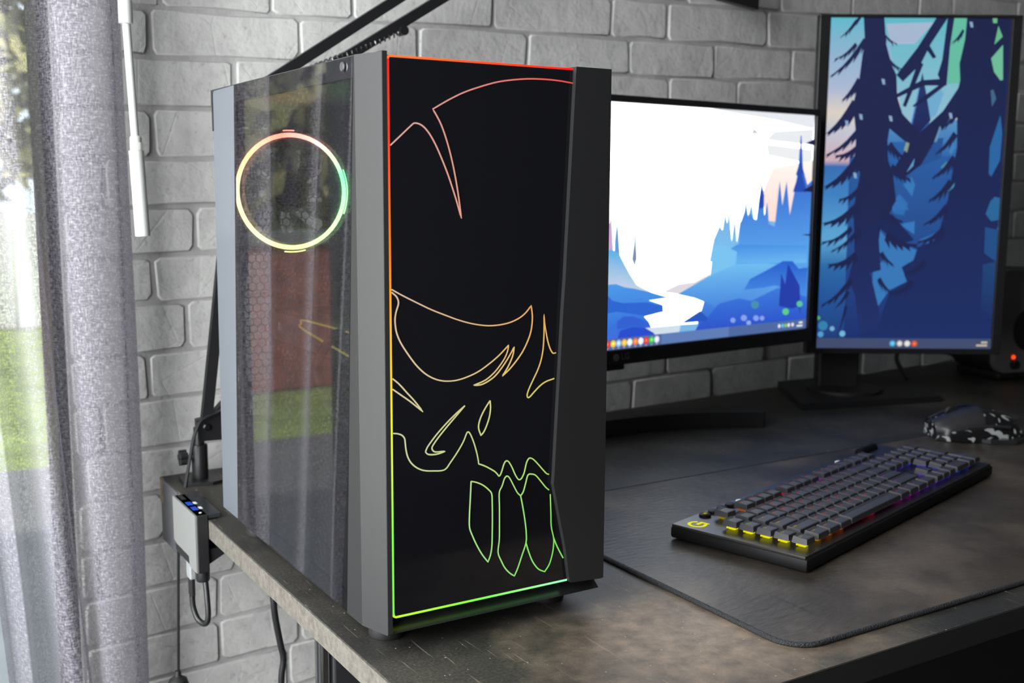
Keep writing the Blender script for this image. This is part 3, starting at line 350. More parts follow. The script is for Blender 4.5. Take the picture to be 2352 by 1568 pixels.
# ================================================================== curtain, its rail and pull wand
m, n, l = newmat('sheer_curtain'); n.remove(n['Principled BSDF'])
tc = n.new('ShaderNodeTexCoord')
def noise(sc_, vec, det=3.):
    mp = n.new('ShaderNodeMapping'); mp.inputs['Scale'].default_value = vec; l.new(tc.outputs['UV'], mp.inputs[0])
    t = n.new('ShaderNodeTexNoise'); t.inputs['Scale'].default_value = sc_; t.inputs['Detail'].default_value = det; t.inputs['Roughness'].default_value = .7; l.new(mp.outputs[0], t.inputs['Vector']); return t
h = noise(330, (1.6, .45, 1)); v = noise(330, (.45, 1.6, 1)); big = noise(9, (1, .6, 1))
hv = n.new('ShaderNodeMath'); hv.operation = 'ADD'; l.new(h.outputs[0], hv.inputs[0]); l.new(v.outputs[0], hv.inputs[1])
cr = ramp(n, [(.38, (.16, .148, .178)), (.5, (.30, .283, .325)), (.62, (.52, .505, .55))])
hf = n.new('ShaderNodeMath'); hf.operation = 'MULTIPLY'; hf.inputs[1].default_value = .5; l.new(hv.outputs[0], hf.inputs[0]); l.new(hf.outputs[0], cr.inputs[0])
di = n.new('ShaderNodeBsdfDiffuse'); l.new(cr.outputs[0], di.inputs[0]); tr = n.new('ShaderNodeBsdfTranslucent'); l.new(cr.outputs[0], tr.inputs[0]); tp = n.new('ShaderNodeBsdfTransparent')
m1 = n.new('ShaderNodeMixShader'); m1.inputs[0].default_value = .42; l.new(di.outputs[0], m1.inputs[1]); l.new(tr.outputs[0], m1.inputs[2])
fac = n.new('ShaderNodeMapRange'); fac.inputs['From Min'].default_value = .36; fac.inputs['From Max'].default_value = .60; fac.inputs['To Min'].default_value = .62; fac.inputs['To Max'].default_value = .10
l.new(hf.outputs[0], fac.inputs[0])
m2 = n.new('ShaderNodeMixShader'); l.new(fac.outputs[0], m2.inputs[0]); l.new(m1.outputs[0], m2.inputs[1]); l.new(tp.outputs[0], m2.inputs[2]); l.new(m2.outputs[0], n['Material Output'].inputs[0])
M_CURT = m
cu = thing('curtain', 'grey-lilac sheer curtain gathered beside the brick wall', 'curtain', (-.13, .5, FLOOR))
prof = [(-.066, .535), (-.058, .527), (-.0555, .512), (-.060, .498), (-.075, .489), (-.095, .487), (-.115, .492), (-.126, .503), (-.131, .520), (-.140, .535), (-.150, .528), (-.155, .505), (-.162, .487), (-.172, .482), (-.182, .490), (-.188, .510), (-.196, .530), (-.206, .525), (-.213, .505), (-.219, .49)]
prof += [(-.226, .50), (-.234, .515), (-.243, .50)]
pp = smooth([(a+.0115, b_+.045, 0) for a, b_ in prof], 4, 170)
zs = [FLOOR+.02+(1.40-FLOOR-.02)*k/40 for k in range(41)]
vs = []; uv = []; acc = [0.]
for a in range(1, len(pp)): acc.append(acc[-1]+(pp[a]-pp[a-1]).length)
for z in zs:
    for a, q in enumerate(pp):
        s_ = acc[a]/acc[-1]; lean = (z-.35)*.06*max(0, min(1, (s_-.18)*3))
        vs.append((q.x-lean+.002*math.sin(z*7+s_*9), q.y+.004*math.sin(z*3.1+s_*14), z)); uv.append((acc[a], z))
N_ = len(pp); fs = [(r*N_+a, r*N_+a+1, (r+1)*N_+a+1, (r+1)*N_+a) for r in range(40) for a in range(N_-1)]
me = bpy.data.meshes.new('cloth'); me.from_pydata(vs, [], fs); me.materials.append(M_CURT); me.polygons.foreach_set('use_smooth', [True]*len(fs))
ul = me.uv_layers.new(name='UVMap')
for lp in me.loops: ul.data[lp.index].uv = uv[lp.vertex_index]
link('cloth', me, cu)
hem = MB(); hem.tube([(pp[1].x, pp[1].y, z) for z in zs], .0022, 6); hem.build('side_hem', mat('curtain_hem', (.23, .20, .235), .9), cu, True)
rail = thing('curtain_rail', 'white curtain rail above the glazed door', 'curtain rail', (-.7, .52, 1.4))
MB().box((-.72, .495, 1.402), (.05, .59, 1.43), .004).build('track', M_WHITE, rail)
for x in (-.6, -.3, 0): MB().box((x-.01, .585, 1.405), (x+.01, .638+.06*x, 1.425)).build('bracket', M_WHITE, rail)
wa = thing('curtain_wand', 'white curtain wand with a thick handle hanging beside the curtain', 'curtain wand', (-.037, .508, .297))
M_WAND = mat('wand_white', (.50, .51, .49), .3)
def wx(z): return -.0425-.035*(z-.297)
MB().tube([(wx(1.41), .508, 1.402), (wx(.53), .508, .53)], .0048, 10).build('upper_rod', M_WAND, wa, True)
MB().lathe([(.004, .0), (.0075, .001), (.0075, .024), (.005, .026)], 14, (wx(.53), .508, .519)).build('joint_sleeve', M_WAND, wa, True)
MB().tube([(wx(.53), .508, .53), (wx(.40), .508, .40)], .0043, 12).build('rod', M_WAND, wa, True)
MB().lathe([(.0045, 0), (.0062, .001), (.0062, .017), (.0045, .019)], 14, (wx(.39), .508, .385)).build('ferrule', M_WAND, wa, True)
MB().box((wx(.39)+.0015, .5005, .388), (wx(.39)+.0045, .503, .397), .0008).build('clip', mat('wand_clip', (.22, .22, .2), .4), wa)
MB().tube([(wx(.388), .508, .388), (wx(.297), .508, .297)], .0079, 16).build('handle', M_WAND, wa, True)

# ================================================================== desk
m, n, l = newmat('worn_dark_laminate'); b = n['Principled BSDF']; tc = n.new('ShaderNodeTexCoord')
def nz(sc_, det=6., rough=.6, vec=(1, 1, 1), rot=0.):
    mp = n.new('ShaderNodeMapping'); mp.inputs['Scale'].default_value = vec; mp.inputs['Rotation'].default_value = (0, 0, rot); l.new(tc.outputs['Object'], mp.inputs[0])
    t = n.new('ShaderNodeTexNoise'); t.inputs['Scale'].default_value = sc_; t.inputs['Detail'].default_value = det; t.inputs['Roughness'].default_value = rough; l.new(mp.outputs[0], t.inputs['Vector']); return t
a = nz(7); c1 = ramp(n, [(.32, (.018, .0175, .016)), (.5, (.034, .032, .028)), (.68, (.062, .055, .046))]); l.new(a.outputs[0], c1.inputs[0])
g = nz(420, 3); c2 = ramp(n, [(.40, (.55, .55, .55)), (.6, (1.25, 1.25, 1.25)), (.72, (2.2, 2.1, 2.0))]); l.new(g.outputs[0], c2.inputs[0])
mu = n.new('ShaderNodeMixRGB'); mu.blend_type = 'MULTIPLY'; mu.inputs[0].default_value = .7; l.new(c1.outputs[0], mu.inputs[1]); l.new(c2.outputs[0], mu.inputs[2])
last = mu.outputs[0]
for vec, rot, th in (((6, .22, 1), .5, .68), ((6, .2, 1), -.7, .69), ((7, .25, 1), 1.3, .69)):
    s_ = nz(60, 2, .5, vec, rot); r_ = ramp(n, [(th, (0, 0, 0)), (th+.03, (1, 1, 1))]); l.new(s_.outputs[0], r_.inputs[0])
    sm = n.new('ShaderNodeMath'); sm.operation = 'MULTIPLY'; sm.inputs[1].default_value = .5; l.new(r_.outputs[0], sm.inputs[0])
    mm = n.new('ShaderNodeMixRGB'); l.new(sm.outputs[0], mm.inputs[0]); l.new(last, mm.inputs[1]); mm.inputs[2].default_value = (.24, .20, .16, 1); last = mm.outputs[0]
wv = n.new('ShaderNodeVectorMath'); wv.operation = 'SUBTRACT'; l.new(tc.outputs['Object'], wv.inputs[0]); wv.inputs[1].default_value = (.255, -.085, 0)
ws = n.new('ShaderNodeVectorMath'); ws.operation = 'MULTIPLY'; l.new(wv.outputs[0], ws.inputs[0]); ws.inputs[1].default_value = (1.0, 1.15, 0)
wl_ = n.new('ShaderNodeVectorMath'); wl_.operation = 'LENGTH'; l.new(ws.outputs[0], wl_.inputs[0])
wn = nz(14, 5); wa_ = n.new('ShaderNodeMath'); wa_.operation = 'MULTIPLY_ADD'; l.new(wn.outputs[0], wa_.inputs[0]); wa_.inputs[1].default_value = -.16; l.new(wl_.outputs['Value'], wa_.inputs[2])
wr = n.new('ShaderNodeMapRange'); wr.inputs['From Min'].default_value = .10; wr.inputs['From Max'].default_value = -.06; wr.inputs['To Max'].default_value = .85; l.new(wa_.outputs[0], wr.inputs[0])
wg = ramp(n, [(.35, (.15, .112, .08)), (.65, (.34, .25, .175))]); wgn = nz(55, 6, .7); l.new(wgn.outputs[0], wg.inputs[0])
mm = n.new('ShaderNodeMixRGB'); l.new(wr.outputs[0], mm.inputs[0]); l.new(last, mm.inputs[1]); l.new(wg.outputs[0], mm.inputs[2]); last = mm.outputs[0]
vk = n.new('ShaderNodeTexVoronoi'); vk.inputs['Scale'].default_value = 95; l.new(tc.outputs['Object'], vk.inputs['Vector']); kr = ramp(n, [(.045, (1, 1, 1)), (.075, (0, 0, 0))]); l.new(vk.outputs['Distance'], kr.inputs[0])
mm = n.new('ShaderNodeMixRGB'); l.new(kr.outputs[0], mm.inputs[0]); l.new(last, mm.inputs[1]); mm.inputs[2].default_value = (.34, .33, .31, 1); last = mm.outputs[0]
l.new(last, b.inputs['Base Color'])
rr = n.new('ShaderNodeMapRange'); rr.inputs['From Min'].default_value = .3; rr.inputs['From Max'].default_value = .7; rr.inputs['To Min'].default_value = .44; rr.inputs['To Max'].default_value = .60
l.new(a.outputs[0], rr.inputs[0]); l.new(rr.outputs[0], b.inputs['Roughness'])
bp = n.new('ShaderNodeBump'); bp.inputs['Strength'].default_value = .12; bp.inputs['Distance'].default_value = .001; l.new(g.outputs[0], bp.inputs['Height']); l.new(bp.outputs[0], b.inputs['Normal'])
b.inputs['Specular IOR Level'].default_value = .5
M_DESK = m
M_CHIP = mat('raw_chipboard', (.105, .095, .080), .85, bump=.5, bscale=420, var=.35, vscale=160)
DX0, DX1, DY0 = -.0094, 2.22, -.184
desk = thing('desk', 'dark worn laminate desk with a raw chipboard left edge', 'desk', (1.1, .2, FLOOR))
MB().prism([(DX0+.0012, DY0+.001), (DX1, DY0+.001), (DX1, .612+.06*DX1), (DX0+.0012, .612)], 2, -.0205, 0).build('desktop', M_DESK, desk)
MB().prism([(DX0, DY0), (DX0+.0012, DY0), (DX0+.0012, .612), (DX0, .612)], 2, -.0205, -.0006).build('end_edge', M_CHIP, desk, label='raw pale chipboard edge')
MB().prism([(DX0+.0012, DY0), (DX1, DY0), (DX1, DY0+.001), (DX0+.0012, DY0+.001)], 2, -.0205, -.0004).build('front_edge', M_MATTE, desk)
M_POST = mat('dark_post', (.018, .018, .02), .5)
for x, y in ((.033, .16), (2.1, -.1), (2.1, .55), (.16, .5)):
    MB().box((x-.012, y-.02, FLOOR), (x+.022, y+.02, -.0205), .002).build('leg', M_POST, desk)
    MB().tube([(x-.0175, y-.012, FLOOR), (x-.0175, y-.012, -.0205)], .0048, 12).build('leg_tube', M_CHROME, desk, True)
MB().box((.26, .30, FLOOR+.03), (2.08, .318, -.0205)).build('shade_panel', M_POST, desk)  # added dark panel, stands in for the shade under the desk
blk = thing('wooden_block', 'dark painted wooden block under the back corner of the desk', 'block', (-.01, .58, -.078))
MB().box((DX0-.0006, .535, -.078), (.05, .6115, -.0206), .001).build('body', mat('block_paint', (.075, .077, .085), .42, bump=.2, bscale=300), blk)
MB().box((DX0-.0012, .598, -.03), (.05, .6122, -.0002)).build('wood_end', mat('bare_wood', (.30, .22, .14), .8, var=.3, vscale=40, stretch=(1, 1, 9)), blk, label='bare brown wood end')
MB().box((DX0-.0015, .530, -.0206), (DX0-.0002, .5995, -.0002)).build('cover_strip', mat('strip_paint', (.07, .072, .08), .4), blk)

# ================================================================== computer tower
ZB, ZT = .017, .445
pc = thing('computer_tower', 'black computer tower with a glowing skull outline on its front panel', 'computer', (.10, .19, 0))
M_BEZEL = mat('satin_grey_paint', (.0135, .0138, .0142), .45, bump=.03, bscale=1800, spec=.45)
M_REAR = mat('satin_rear_paint', (.105, .117, .132), .3, spec=.8)
M_INT = mat('case_inside', (.022, .022, .024), .45)
ch = MB(); ch.box((.003, .03, ZB), (.2045, .385, .030)).box((.0005, .03, .4295), (.2045, .385, ZT)).box((.2015, .028, .03), (.2045, .385, .4295)).box((.012, .03, .03), (.20, .036, .4295))
ch.build('chassis', M_INT, pc); MB().box((.055, .3765, .115), (.126, .3785, .29)).build('rear_plate', M_INT, pc); MB().box((.055, .3765, .402), (.126, .3785, .412)).build('rear_plate', M_INT, pc)
# left front upright: a narrow side face that widens to the foot, a broad chamfer, a thin front edge
MB().prism([(0, .058), (0, .0285), (.0083, 0), (.0118, 0), (.0118, .058)], 2, ZB, ZT, [(0, .0300), (0, .0285), (.0083, 0), (.0118, 0), (.0118, .030)]).build('front_bezel', M_BEZEL, pc, label='satin grey upright along the front corner')
MB().box((.0084, -.0006, ZB+.001), (.0122, .02, ZT+.0006)).build('bezel_edge', M_MATTE, pc)
# glass door with dark gaskets
g_front, g_back = (.058, .0304), (.336, .308)
MB().prism([(g_front[0], ZB+.0015), (g_back[0], ZB+.0015), (g_back[1], ZT-.001), (g_front[1], ZT-.001)], 0, -.0004, .0024).build('glass_panel', glass_mat('smoked_glass', (.58, .58, .60), 2.7), pc, label='smoked glass side panel')
gk = MB(); gk.prism([(.336, ZB+.002), (.338, ZB+.002), (.3095, ZT-.001), (.308, ZT-.001)], 0, .0004, .0012); gk.build('rear_gasket', M_BLACK, pc)
MB().prism([(.0585, .017), (.331, .017), (.331, .031), (.0585, .031)], 0, .0028, .005).build('lower_frame', M_INT, pc)
MB().prism([(.031, .4285), (.303, .4285), (.303, .444), (.031, .444)], 0, .0028, .005).build('upper_frame', M_INT, pc)
MB().prism([(.0305, .43), (.042, .43), (.062, .03), (.058, .03)], 0, .0028, .005).build('front_frame', M_INT, pc)
sc_ = MB().lathe([(.0001, 0), (.0032, 0), (.0036, .0008), (.003, .0016), (.0001, .0018)], 16, (-.0022, .047, .438), 0); sc_.build('panel_screw', mat('screw_grey', (.3, .3, .31), .35, 1), pc, True)
# rear upright
MB().prism([(.338, ZB+.002), (.386, ZB+.002), (.378, ZT-.004), (.372, ZT-.0015), (.3095, ZT-.0008)], 0, .0002, .0016).build('rear_bezel', M_REAR, pc, label='pale satin strip along the rear edge')
MB().prism([(.377, .405), (.381, .405), (.381, .442), (.377, .442)], 0, -.0003, .01).build('rear_lip', M_BLACK, pc)
# rear wall with honeycomb vents
rw = MB(); rw.box((.016, .376, .03), (.20, .379, .115)).box((.125, .376, .115), (.20, .379, .43)).box((.016, .376, .41), (.125, .379, .43)); rw.build('rear_wall', M_INT, pc)
FX0 = .0645; hx = MB(); pw = .0084
for r_ in range(42):
    for q in range(14):
        x = .018+q*pw+(pw/2 if r_ % 2 else 0); z = .118+r_*pw*.866
        if z > .408 or (x > .052 and math.hypot(x-FX0, z-.346) > .052): continue
        o6 = [(x+pw/1.732*math.sin(PI/3*k), z+pw/1.732*math.cos(PI/3*k)) for k in range(6)]; i6 = [(x+pw/1.732*.84*math.sin(PI/3*k), z+pw/1.732*.84*math.cos(PI/3*k)) for k in range(6)]
        hx.add([(a, .377, c) for a, c in o6+i6], [(k, (k+1) % 6, 6+(k+1) % 6, 6+k) for k in range(6)])
hx.build('vent_grille', mat('grille_steel', (.03, .03, .032), .4), pc)
MB().box((.0125, .352, .031), (.0178, .358, .4295)).build('inner_post', M_BLACK, pc)
# board, cooler, memory, graphics card, power supply cover
MB().box((.182, .10, .125), (.184, .372, .425)).build('motherboard', mat('circuit_board', (.02, .026, .024), .5, var=.5, vscale=60), pc)
fanp = MB()
for k in range(16): fanp.box((.10, .215+k*.0026, .29), (.178, .2158+k*.0026, .40))
fanp.build('cooler_fins', mat('fin_metal', (.10, .10, .105), .35, .9), pc)
mem = sub_empty('memory', pc, (.17, .13, .30))
for k in range(4): MB().box((.150, .145-k*.009, .285), (.18, .149-k*.009, .40)).build('memory_stick', M_STEEL, mem)
MB().box((.148, .1175, .285), (.1495, .1495, .289)).build('memory_light', emit('red_led', (1, .03, .03), 2.2), mem)
gpu = sub_empty('graphics_card', pc, (.10, .25, .21))
MB().box((.048, .135, .196), (.178, .372, .226), .004).build('shroud', mat('card_shroud', (.05, .05, .053), .3), gpu, True)
M_YEL = emit('yellow_led', (.9, .75, .12), .9)
MB().tube(smooth([(.0475, .137, .2265), (.0475, .262, .2255), (.0475, .272, .222), (.0475, .268, .2165), (.0475, .15, .2045)], 5, 170), .0011, 6).build('edge_light', M_YEL, gpu)
o = link('card_lettering', text_mesh('X', .011, emit('letter_white', (.8, .8, .85), .9)), gpu, world=False); o.matrix_world = Matrix.Translation((.0473, .335, .212)) @ Matrix.Rotation(-PI/2, 4, 'Z') @ Matrix.Rotation(PI/2, 4, 'X')
for k in range(2):
    fb = MB().lathe([(.002, 0), (.036, 0), (.038, -.002), (.04, 0), (.04, .003), (.002, .003)], 24, (.11, .19+k*.09, .193)); fb.build('card_fan', M_BLACK, gpu, True)
ps = MB(); ps.box((.006, .06, .031), (.2, .374, .108)); ps.build('power_supply_cover', mat('psu_cover', (.035, .035, .037), .4), pc)
ms = MB()
for r_ in range(16):
    for q in range(34):
        y = .065+q*.0052+(.0026 if r_ % 2 else 0); x = .012+r_*.0046
        ms.add([(x-.0014, y, .1084), (x, y-.0019, .1084), (x+.0014, y, .1084), (x, y+.0019, .1084)], [(0, 1, 2, 3)])
ms.build('cover_perforation', mat('perforation', (.16, .22, .20), .4), pc, kind='stuff')
MB().tube(smooth([(.06, .150, .226), (.045, .175, .224), (.036, .197, .200), (.036, .198, .175), (.045, .185, .15), (.07, .160, .13), (.09, .14, .11)], 5, 170), .0042, 10).build('power_cable', M_CABLE, pc, True)
# rear fan with its light ring
fan = sub_empty('rear_fan', pc, (.0625, .345, .346)); FX, FY, FZ = .0645, .336, .346
fr = MB(); ring_out = rrect(FX-.060, FZ-.060, FX+.060, FZ+.060, .01, 6); nn = len(ring_out)
inn = [(FX+.0545*math.cos(math.atan2(z-FZ, x-FX)), FZ+.0545*math.sin(math.atan2(z-FZ, x-FX))) for x, z in ring_out]
v4 = [(x, y, z) for y in (FY+.003, FY+.026) for (x, z) in ring_out]+[(x, y, z) for y in (FY+.003, FY+.026) for (x, z) in inn]
fr.add(v4, [(i, (i+1) % nn, nn+(i+1) % nn, nn+i) for i in range(nn)]+[(2*nn+i, 2*nn+(i+1) % nn, 3*nn+(i+1) % nn, 3*nn+i) for i in range(nn)]+[(i, (i+1) % nn, 2*nn+(i+1) % nn, 2*nn+i) for i in range(nn)]+[(nn+i, nn+(i+1) % nn, 3*nn+(i+1) % nn, 3*nn+i) for i in range(nn)])
fr.build('fan_frame', M_INT, fan)
M_RING = ring_mat('ring_light', FX, FZ, .056, 13)
MB().tube([(FX+.0555*math.cos(2*PI*k/72), FY, FZ+.0555*math.sin(2*PI*k/72)) for k in range(72)], .0022, 8, True).build('light_ring', M_RING, fan, True)
for a0, a1 in ((262, 283), (86, 97), (-22, 22)):
    MB().tube([(FX+.0600*math.cos(math.radians(a0+(a1-a0)*k/10)), FY+.002, FZ+.0600*math.sin(math.radians(a0+(a1-a0)*k/10))) for k in range(11)], .0006, 6).build('accent_light', M_RING, fan)
MB().lathe([(.001, 0), (.018, 0), (.02, .002), (.02, .02), (.001, .02)], 24, (FX, FY+.004, FZ), 1).build('fan_hub', M_STEEL, fan, True)
M_BLADE = mat('fan_blade', (.10, .10, .11), .35)
for k in range(9):
    a = 2*PI*k/9; vs = []
    for r_, da, dy in ((.019, 0, 0), (.035, .12, 0), (.0525, .30, 0)):
        for e_, y in ((-.24, .008), (.24, .02)):
            vs.append((FX+r_*math.cos(a+da+e_), FY+y, FZ+r_*math.sin(a+da+e_)))
    MB().add(vs, [(0, 1, 3, 2), (2, 3, 5, 4)]).build('fan_blade', M_BLADE, fan)
# front: gloss acrylic plate with lit edges and the engraved skull, a matte pillar to the right, a lip below
MB().box((.0118, .012, ZB+.004), (.2, .03, .4445)).build('front_backing', M_MATTE, pc)
MB().box((.0140, .0002, .0308), (.1990, .0115, .4418), .0008).build('front_panel', M_GLOSS, pc, label='gloss black acrylic front plate')
M_LED = led_mat('edge_led', 0, 1.25); M_ETCH = led_mat('etched_glow', .62, .82)
LX0, LX1, LZ0, LZ1 = .0134, .1712, .0302, .4424
MB().tube([(LX0, .0012, LZ0+.004), (LX0, .0012, LZ1-.003)], .0011, 8).build('edge_light', M_LED, pc)
MB().tube([(LX0+.0025, .0012, LZ1), (LX1, .0012, LZ1)], .0008, 8).build('edge_light', M_LED, pc)
MB().tube([(LX0+.0025, .0012, LZ0), (LX1, .0012, LZ0)], .0012, 8).build('edge_light', M_LED, pc)
MB().tube(smooth([(LX0, .0012, LZ0+.004), (LX0+.0006, .0012, LZ0+.0012), (LX0+.0025, .0012, LZ0)], 4, 170), .0011, 8).build('edge_light', M_LED, pc)
MB().tube(smooth([(LX0, .0012, LZ1-.003), (LX0+.0006, .0012, LZ1-.0006), (LX0+.0025, .0012, LZ1)], 4, 170), .0010, 8).build('edge_light', M_LED, pc)
for L in SKULL:
    MB().tube(smooth([(x/1e4, .0000, z/1e4) for x, z in L], 4, 50), .00056, 6).build('etched_line', M_ETCH, pc)
PIL = [(.1708, .4440), (.2045, .4440), (.2052, .0275), (.2021, .0270), (.1722, .0290), (.1706, .0323), (.1662, .0603), (.1540, .1147), (.1545, .1200), (.1613, .2549), (.1630, .2801)]
MB().prism(PIL, 1, -.0042, .028).build('front_pillar', mat('pillar_black', (.0145, .0145, .0155), .5, bump=.03, bscale=1500), pc, label='matte black tapering pillar on the right of the front')
LIPM = mat('lip_black', (.012, .012, .012), .22)
MB().prism([(.0003, ZB+.0004), (.0135, .0275), (.03, .0275), (.03, ZB+.0004)], 0, .0122, .2037).build('front_lip', LIPM, pc)
for x, y in ((.026, .040), (.178, .040), (.022, .335), (.178, .345)):
    MB().lathe([(.0005, 0), (.0135, 0), (.0145, .002), (.0135, .0165), (.0005, .0172)], 24, (x, y, 0)).build('foot', M_RUBBER, pc, True)

# ================================================================== desk mat, keyboard, mouse
MT = .004
m, n, l = newmat('worn_mat_cloth'); b = n['Principled BSDF']; tc = n.new('ShaderNodeTexCoord'); b.inputs['Roughness'].default_value = .42; b.inputs['Specular IOR Level'].default_value = .32
def nz2(sc_, det=5., vec=(1, 1, 1), rot=0.):
    mp = n.new('ShaderNodeMapping'); mp.inputs['Scale'].default_value = vec; mp.inputs['Rotation'].default_value = (0, 0, rot); l.new(tc.outputs['Object'], mp.inputs[0])
    t = n.new('ShaderNodeTexNoise'); t.inputs['Scale'].default_value = sc_; t.inputs['Detail'].default_value = det; t.inputs['Roughness'].default_value = .6; l.new(mp.outputs[0], t.inputs['Vector']); return t
a = nz2(6, 8); c1 = ramp(n, [(.3, (.026, .0225, .019)), (.5, (.064, .053, .043)), (.70, (.150, .120, .092))]); l.new(a.outputs[0], c1.inputs[0]); last = c1.outputs[0]
for vec, rot, th in (((5, .2, 1), .2, .66), ((5, .25, 1), -1.0, .67)):
    s_ = nz2(30, 3, vec, rot); r_ = ramp(n, [(th, (0, 0, 0)), (th+.05, (1, 1, 1))]); l.new(s_.outputs[0], r_.inputs[0])
    sm = n.new('ShaderNodeMath'); sm.operation = 'MULTIPLY'; sm.inputs[1].default_value = .6; l.new(r_.outputs[0], sm.inputs[0])
    mm = n.new('ShaderNodeMixRGB'); l.new(sm.outputs[0], mm.inputs[0]); l.new(last, mm.inputs[1]); mm.inputs[2].default_value = (.014, .014, .014, 1); last = mm.outputs[0]
l.new(last, b.inputs['Base Color'])
fb = nz2(70, 4, (1, 3, 1), .3); bp = n.new('ShaderNodeBump'); bp.inputs['Strength'].default_value = .5; bp.inputs['Distance'].default_value = .0015; l.new(fb.outputs[0], bp.inputs['Height']); l.new(bp.outputs[0], b.inputs['Normal'])
M_MAT = m
M_STITCH = mat('stitched_edge', (.020, .021, .023), .6, bump=1., bscale=700)
dm = thing('desk_mat', 'large worn dark desk mat with a stitched edge under the keyboard', 'desk mat', (.73, .07, 0))
MX0, MX1, MY0, MY1 = .279, 1.215, -.152, .276
outl = rrect(MX0, MY0, MX1, MY1, .028, 8)
MB().prism(outl, 2, .0002, MT-.0004).build('cloth', M_MAT, dm)
MB().tube([(x, y, .0022) for x, y in rrect(MX0, MY0, MX1, MY1, .028, 12)], .0022, 10, True).build('stitched_edge', M_STITCH, dm, True)

KZ = MT; ka = math.radians(15.9); KO = Vector((.407, -.042, KZ))
kb = thing('keyboard', 'low black backlit keyboard with rainbow lit keys on the desk mat', 'keyboard', KO, ka)
KU = Vector((math.cos(ka), math.sin(ka), 0)); KV = Vector((-math.sin(ka), math.cos(ka), 0))
M_KTOP = mat('brushed_dark_aluminium', (.085, .080, .075), .33, .8, bump=.05, bscale=300, stretch=(30, 1, 1))
M_KBASE = mat('keyboard_base', (.006, .006, .0065), .55, spec=.22)
M_KCAP = mat('keycap', (.045, .045, .052), .48, spec=.8)
def key_glow(name, s, dark=1.):
    m, n, l = newmat(name); n.remove(n['Principled BSDF'])
    oi = n.new('ShaderNodeObjectInfo'); d = n.new('ShaderNodeVectorMath'); d.operation = 'DOT_PRODUCT'; l.new(oi.outputs['Location'], d.inputs[0]); d.inputs[1].default_value = KU[:]
    k0 = KO.dot(KU); mr = n.new('ShaderNodeMapRange'); mr.inputs['From Min'].default_value = k0; mr.inputs['From Max'].default_value = k0+.47; l.new(d.outputs['Value'], mr.inputs[0])
    r = ramp(n, [(.0, (.72, .74, .0)), (.085, (.75, .70, .0)), (.16, (1, .27, .02)), (.27, (1, .07, .03)), (.40, (.9, .02, .16)), (.55, (.62, .03, .62)), (.68, (.28, .05, .95)), (.85, (.09, .11, 1)), (1, (.04, .15, 1))])
    l.new(mr.outputs[0], r.inputs[0]); e = n.new('ShaderNodeEmission'); e.inputs[1].default_value = s; l.new(r.outputs[0], e.inputs[0]); l.new(e.outputs[0], n['Material Output'].inputs[0]); return m
M_LEG = key_glow('legend_glow', .5); M_SW = key_glow('switch_glow', .30); M_SWG = key_glow('macro_switch_glow', 1.1)
KL, KW = .475, .150
MB().box((0, 0, .001), (KL, KW, .0135), .003).build('base', M_KBASE, kb, True, world=False)
MB().box((.0015, .003, .0125), (KL-.0015, KW-.001, .0152), .0006).build('top_plate', M_KTOP, kb, world=False)
for x, y in ((.02, .01), (KL-.02, .01), (.02, KW-.01), (KL-.02, KW-.01)):
    MB().lathe([(.001, 0), (.006, 0), (.006, .0012), (.001, .0012)], 12, (x, y, 0)).build('foot', M_RUBBER, kb, world=False)
PU = .0188; KT = .0152
capm = {}
def capmesh(wu, hu=1.):
    k = (wu, hu)
    if k not in capm:
        a, c = wu*PU/2-.0012, hu*PU/2-.0012
        rings = [[(sx*(a-i_), sy*(c-i_), z) for sx, sy in ((-1, -1), (1, -1), (1, 1), (-1, 1))] for i_, z in ((0, .0040), (.0003, .0047), (.0010, .0092))]
        t_ = [(-a+.002, -c+.0022, .0095), (a-.002, -c+.0022, .0095), (a-.002, c-.0048, .0094), (-a+.002, c-.0048, .0094), (a-.0016, c-.0014, .0103), (-a+.0016, c-.0014, .0103)]
        vs = sum(rings, [])+t_
        fs = [(3, 2, 1, 0)]+[(r*4+i_, r*4+(i_+1) % 4, r*4+4+(i_+1) % 4, r*4+4+i_) for r in range(2) for i_ in range(4)]
        fs += [(12, 13, 14, 15), (15, 14, 16, 17), (8, 9, 13, 12), (9, 10, 16, 14, 13), (10, 11, 17, 16), (11, 8, 12, 15, 17)]
        capm[k] = MB().add(vs, fs).mesh('keycap', M_KCAP)
    return capm[k]
swm = MB().box((-.0034, -.0034, .0002), (.0034, .0034, .0040)).box((-.0055, .0032, .0012), (.0055, .0046, .0036)).mesh('switch', M_SW)
swg = swm.copy(); swg.materials.clear(); swg.materials.append(M_SWG)
legm = {}
def key(x, y, wu, ch, hu=1.):
    o = bpy.data.objects.new('keycap', capmesh(wu, hu)); COL.objects.link(o); o.parent = kb; o.location = (x+wu*PU/2, y+hu*PU/2, KT)
    q = bpy.data.objects.new('switch', swg if ch[:1] == 'G' and len(ch) == 2 else swm); COL.objects.link(q); q.parent = o
    if ch:
        if ch not in legm: legm[ch] = text_mesh(ch, .0062 if len(ch) == 1 else .0042, M_LEG)
        t = bpy.data.objects.new('legend', legm[ch]); COL.objects.link(t); t.parent = o; t.location = (-.0015 if wu < 1.6 else -wu*PU/2+.009, .0022, .00956)
gx, mx, nx_, qx = .020, .043, .043+15*PU+.004, .043+18*PU+.0075
r0 = .0105
for k in range(5): key(gx, r0+k*PU, 1, 'G%d' % (5-k))
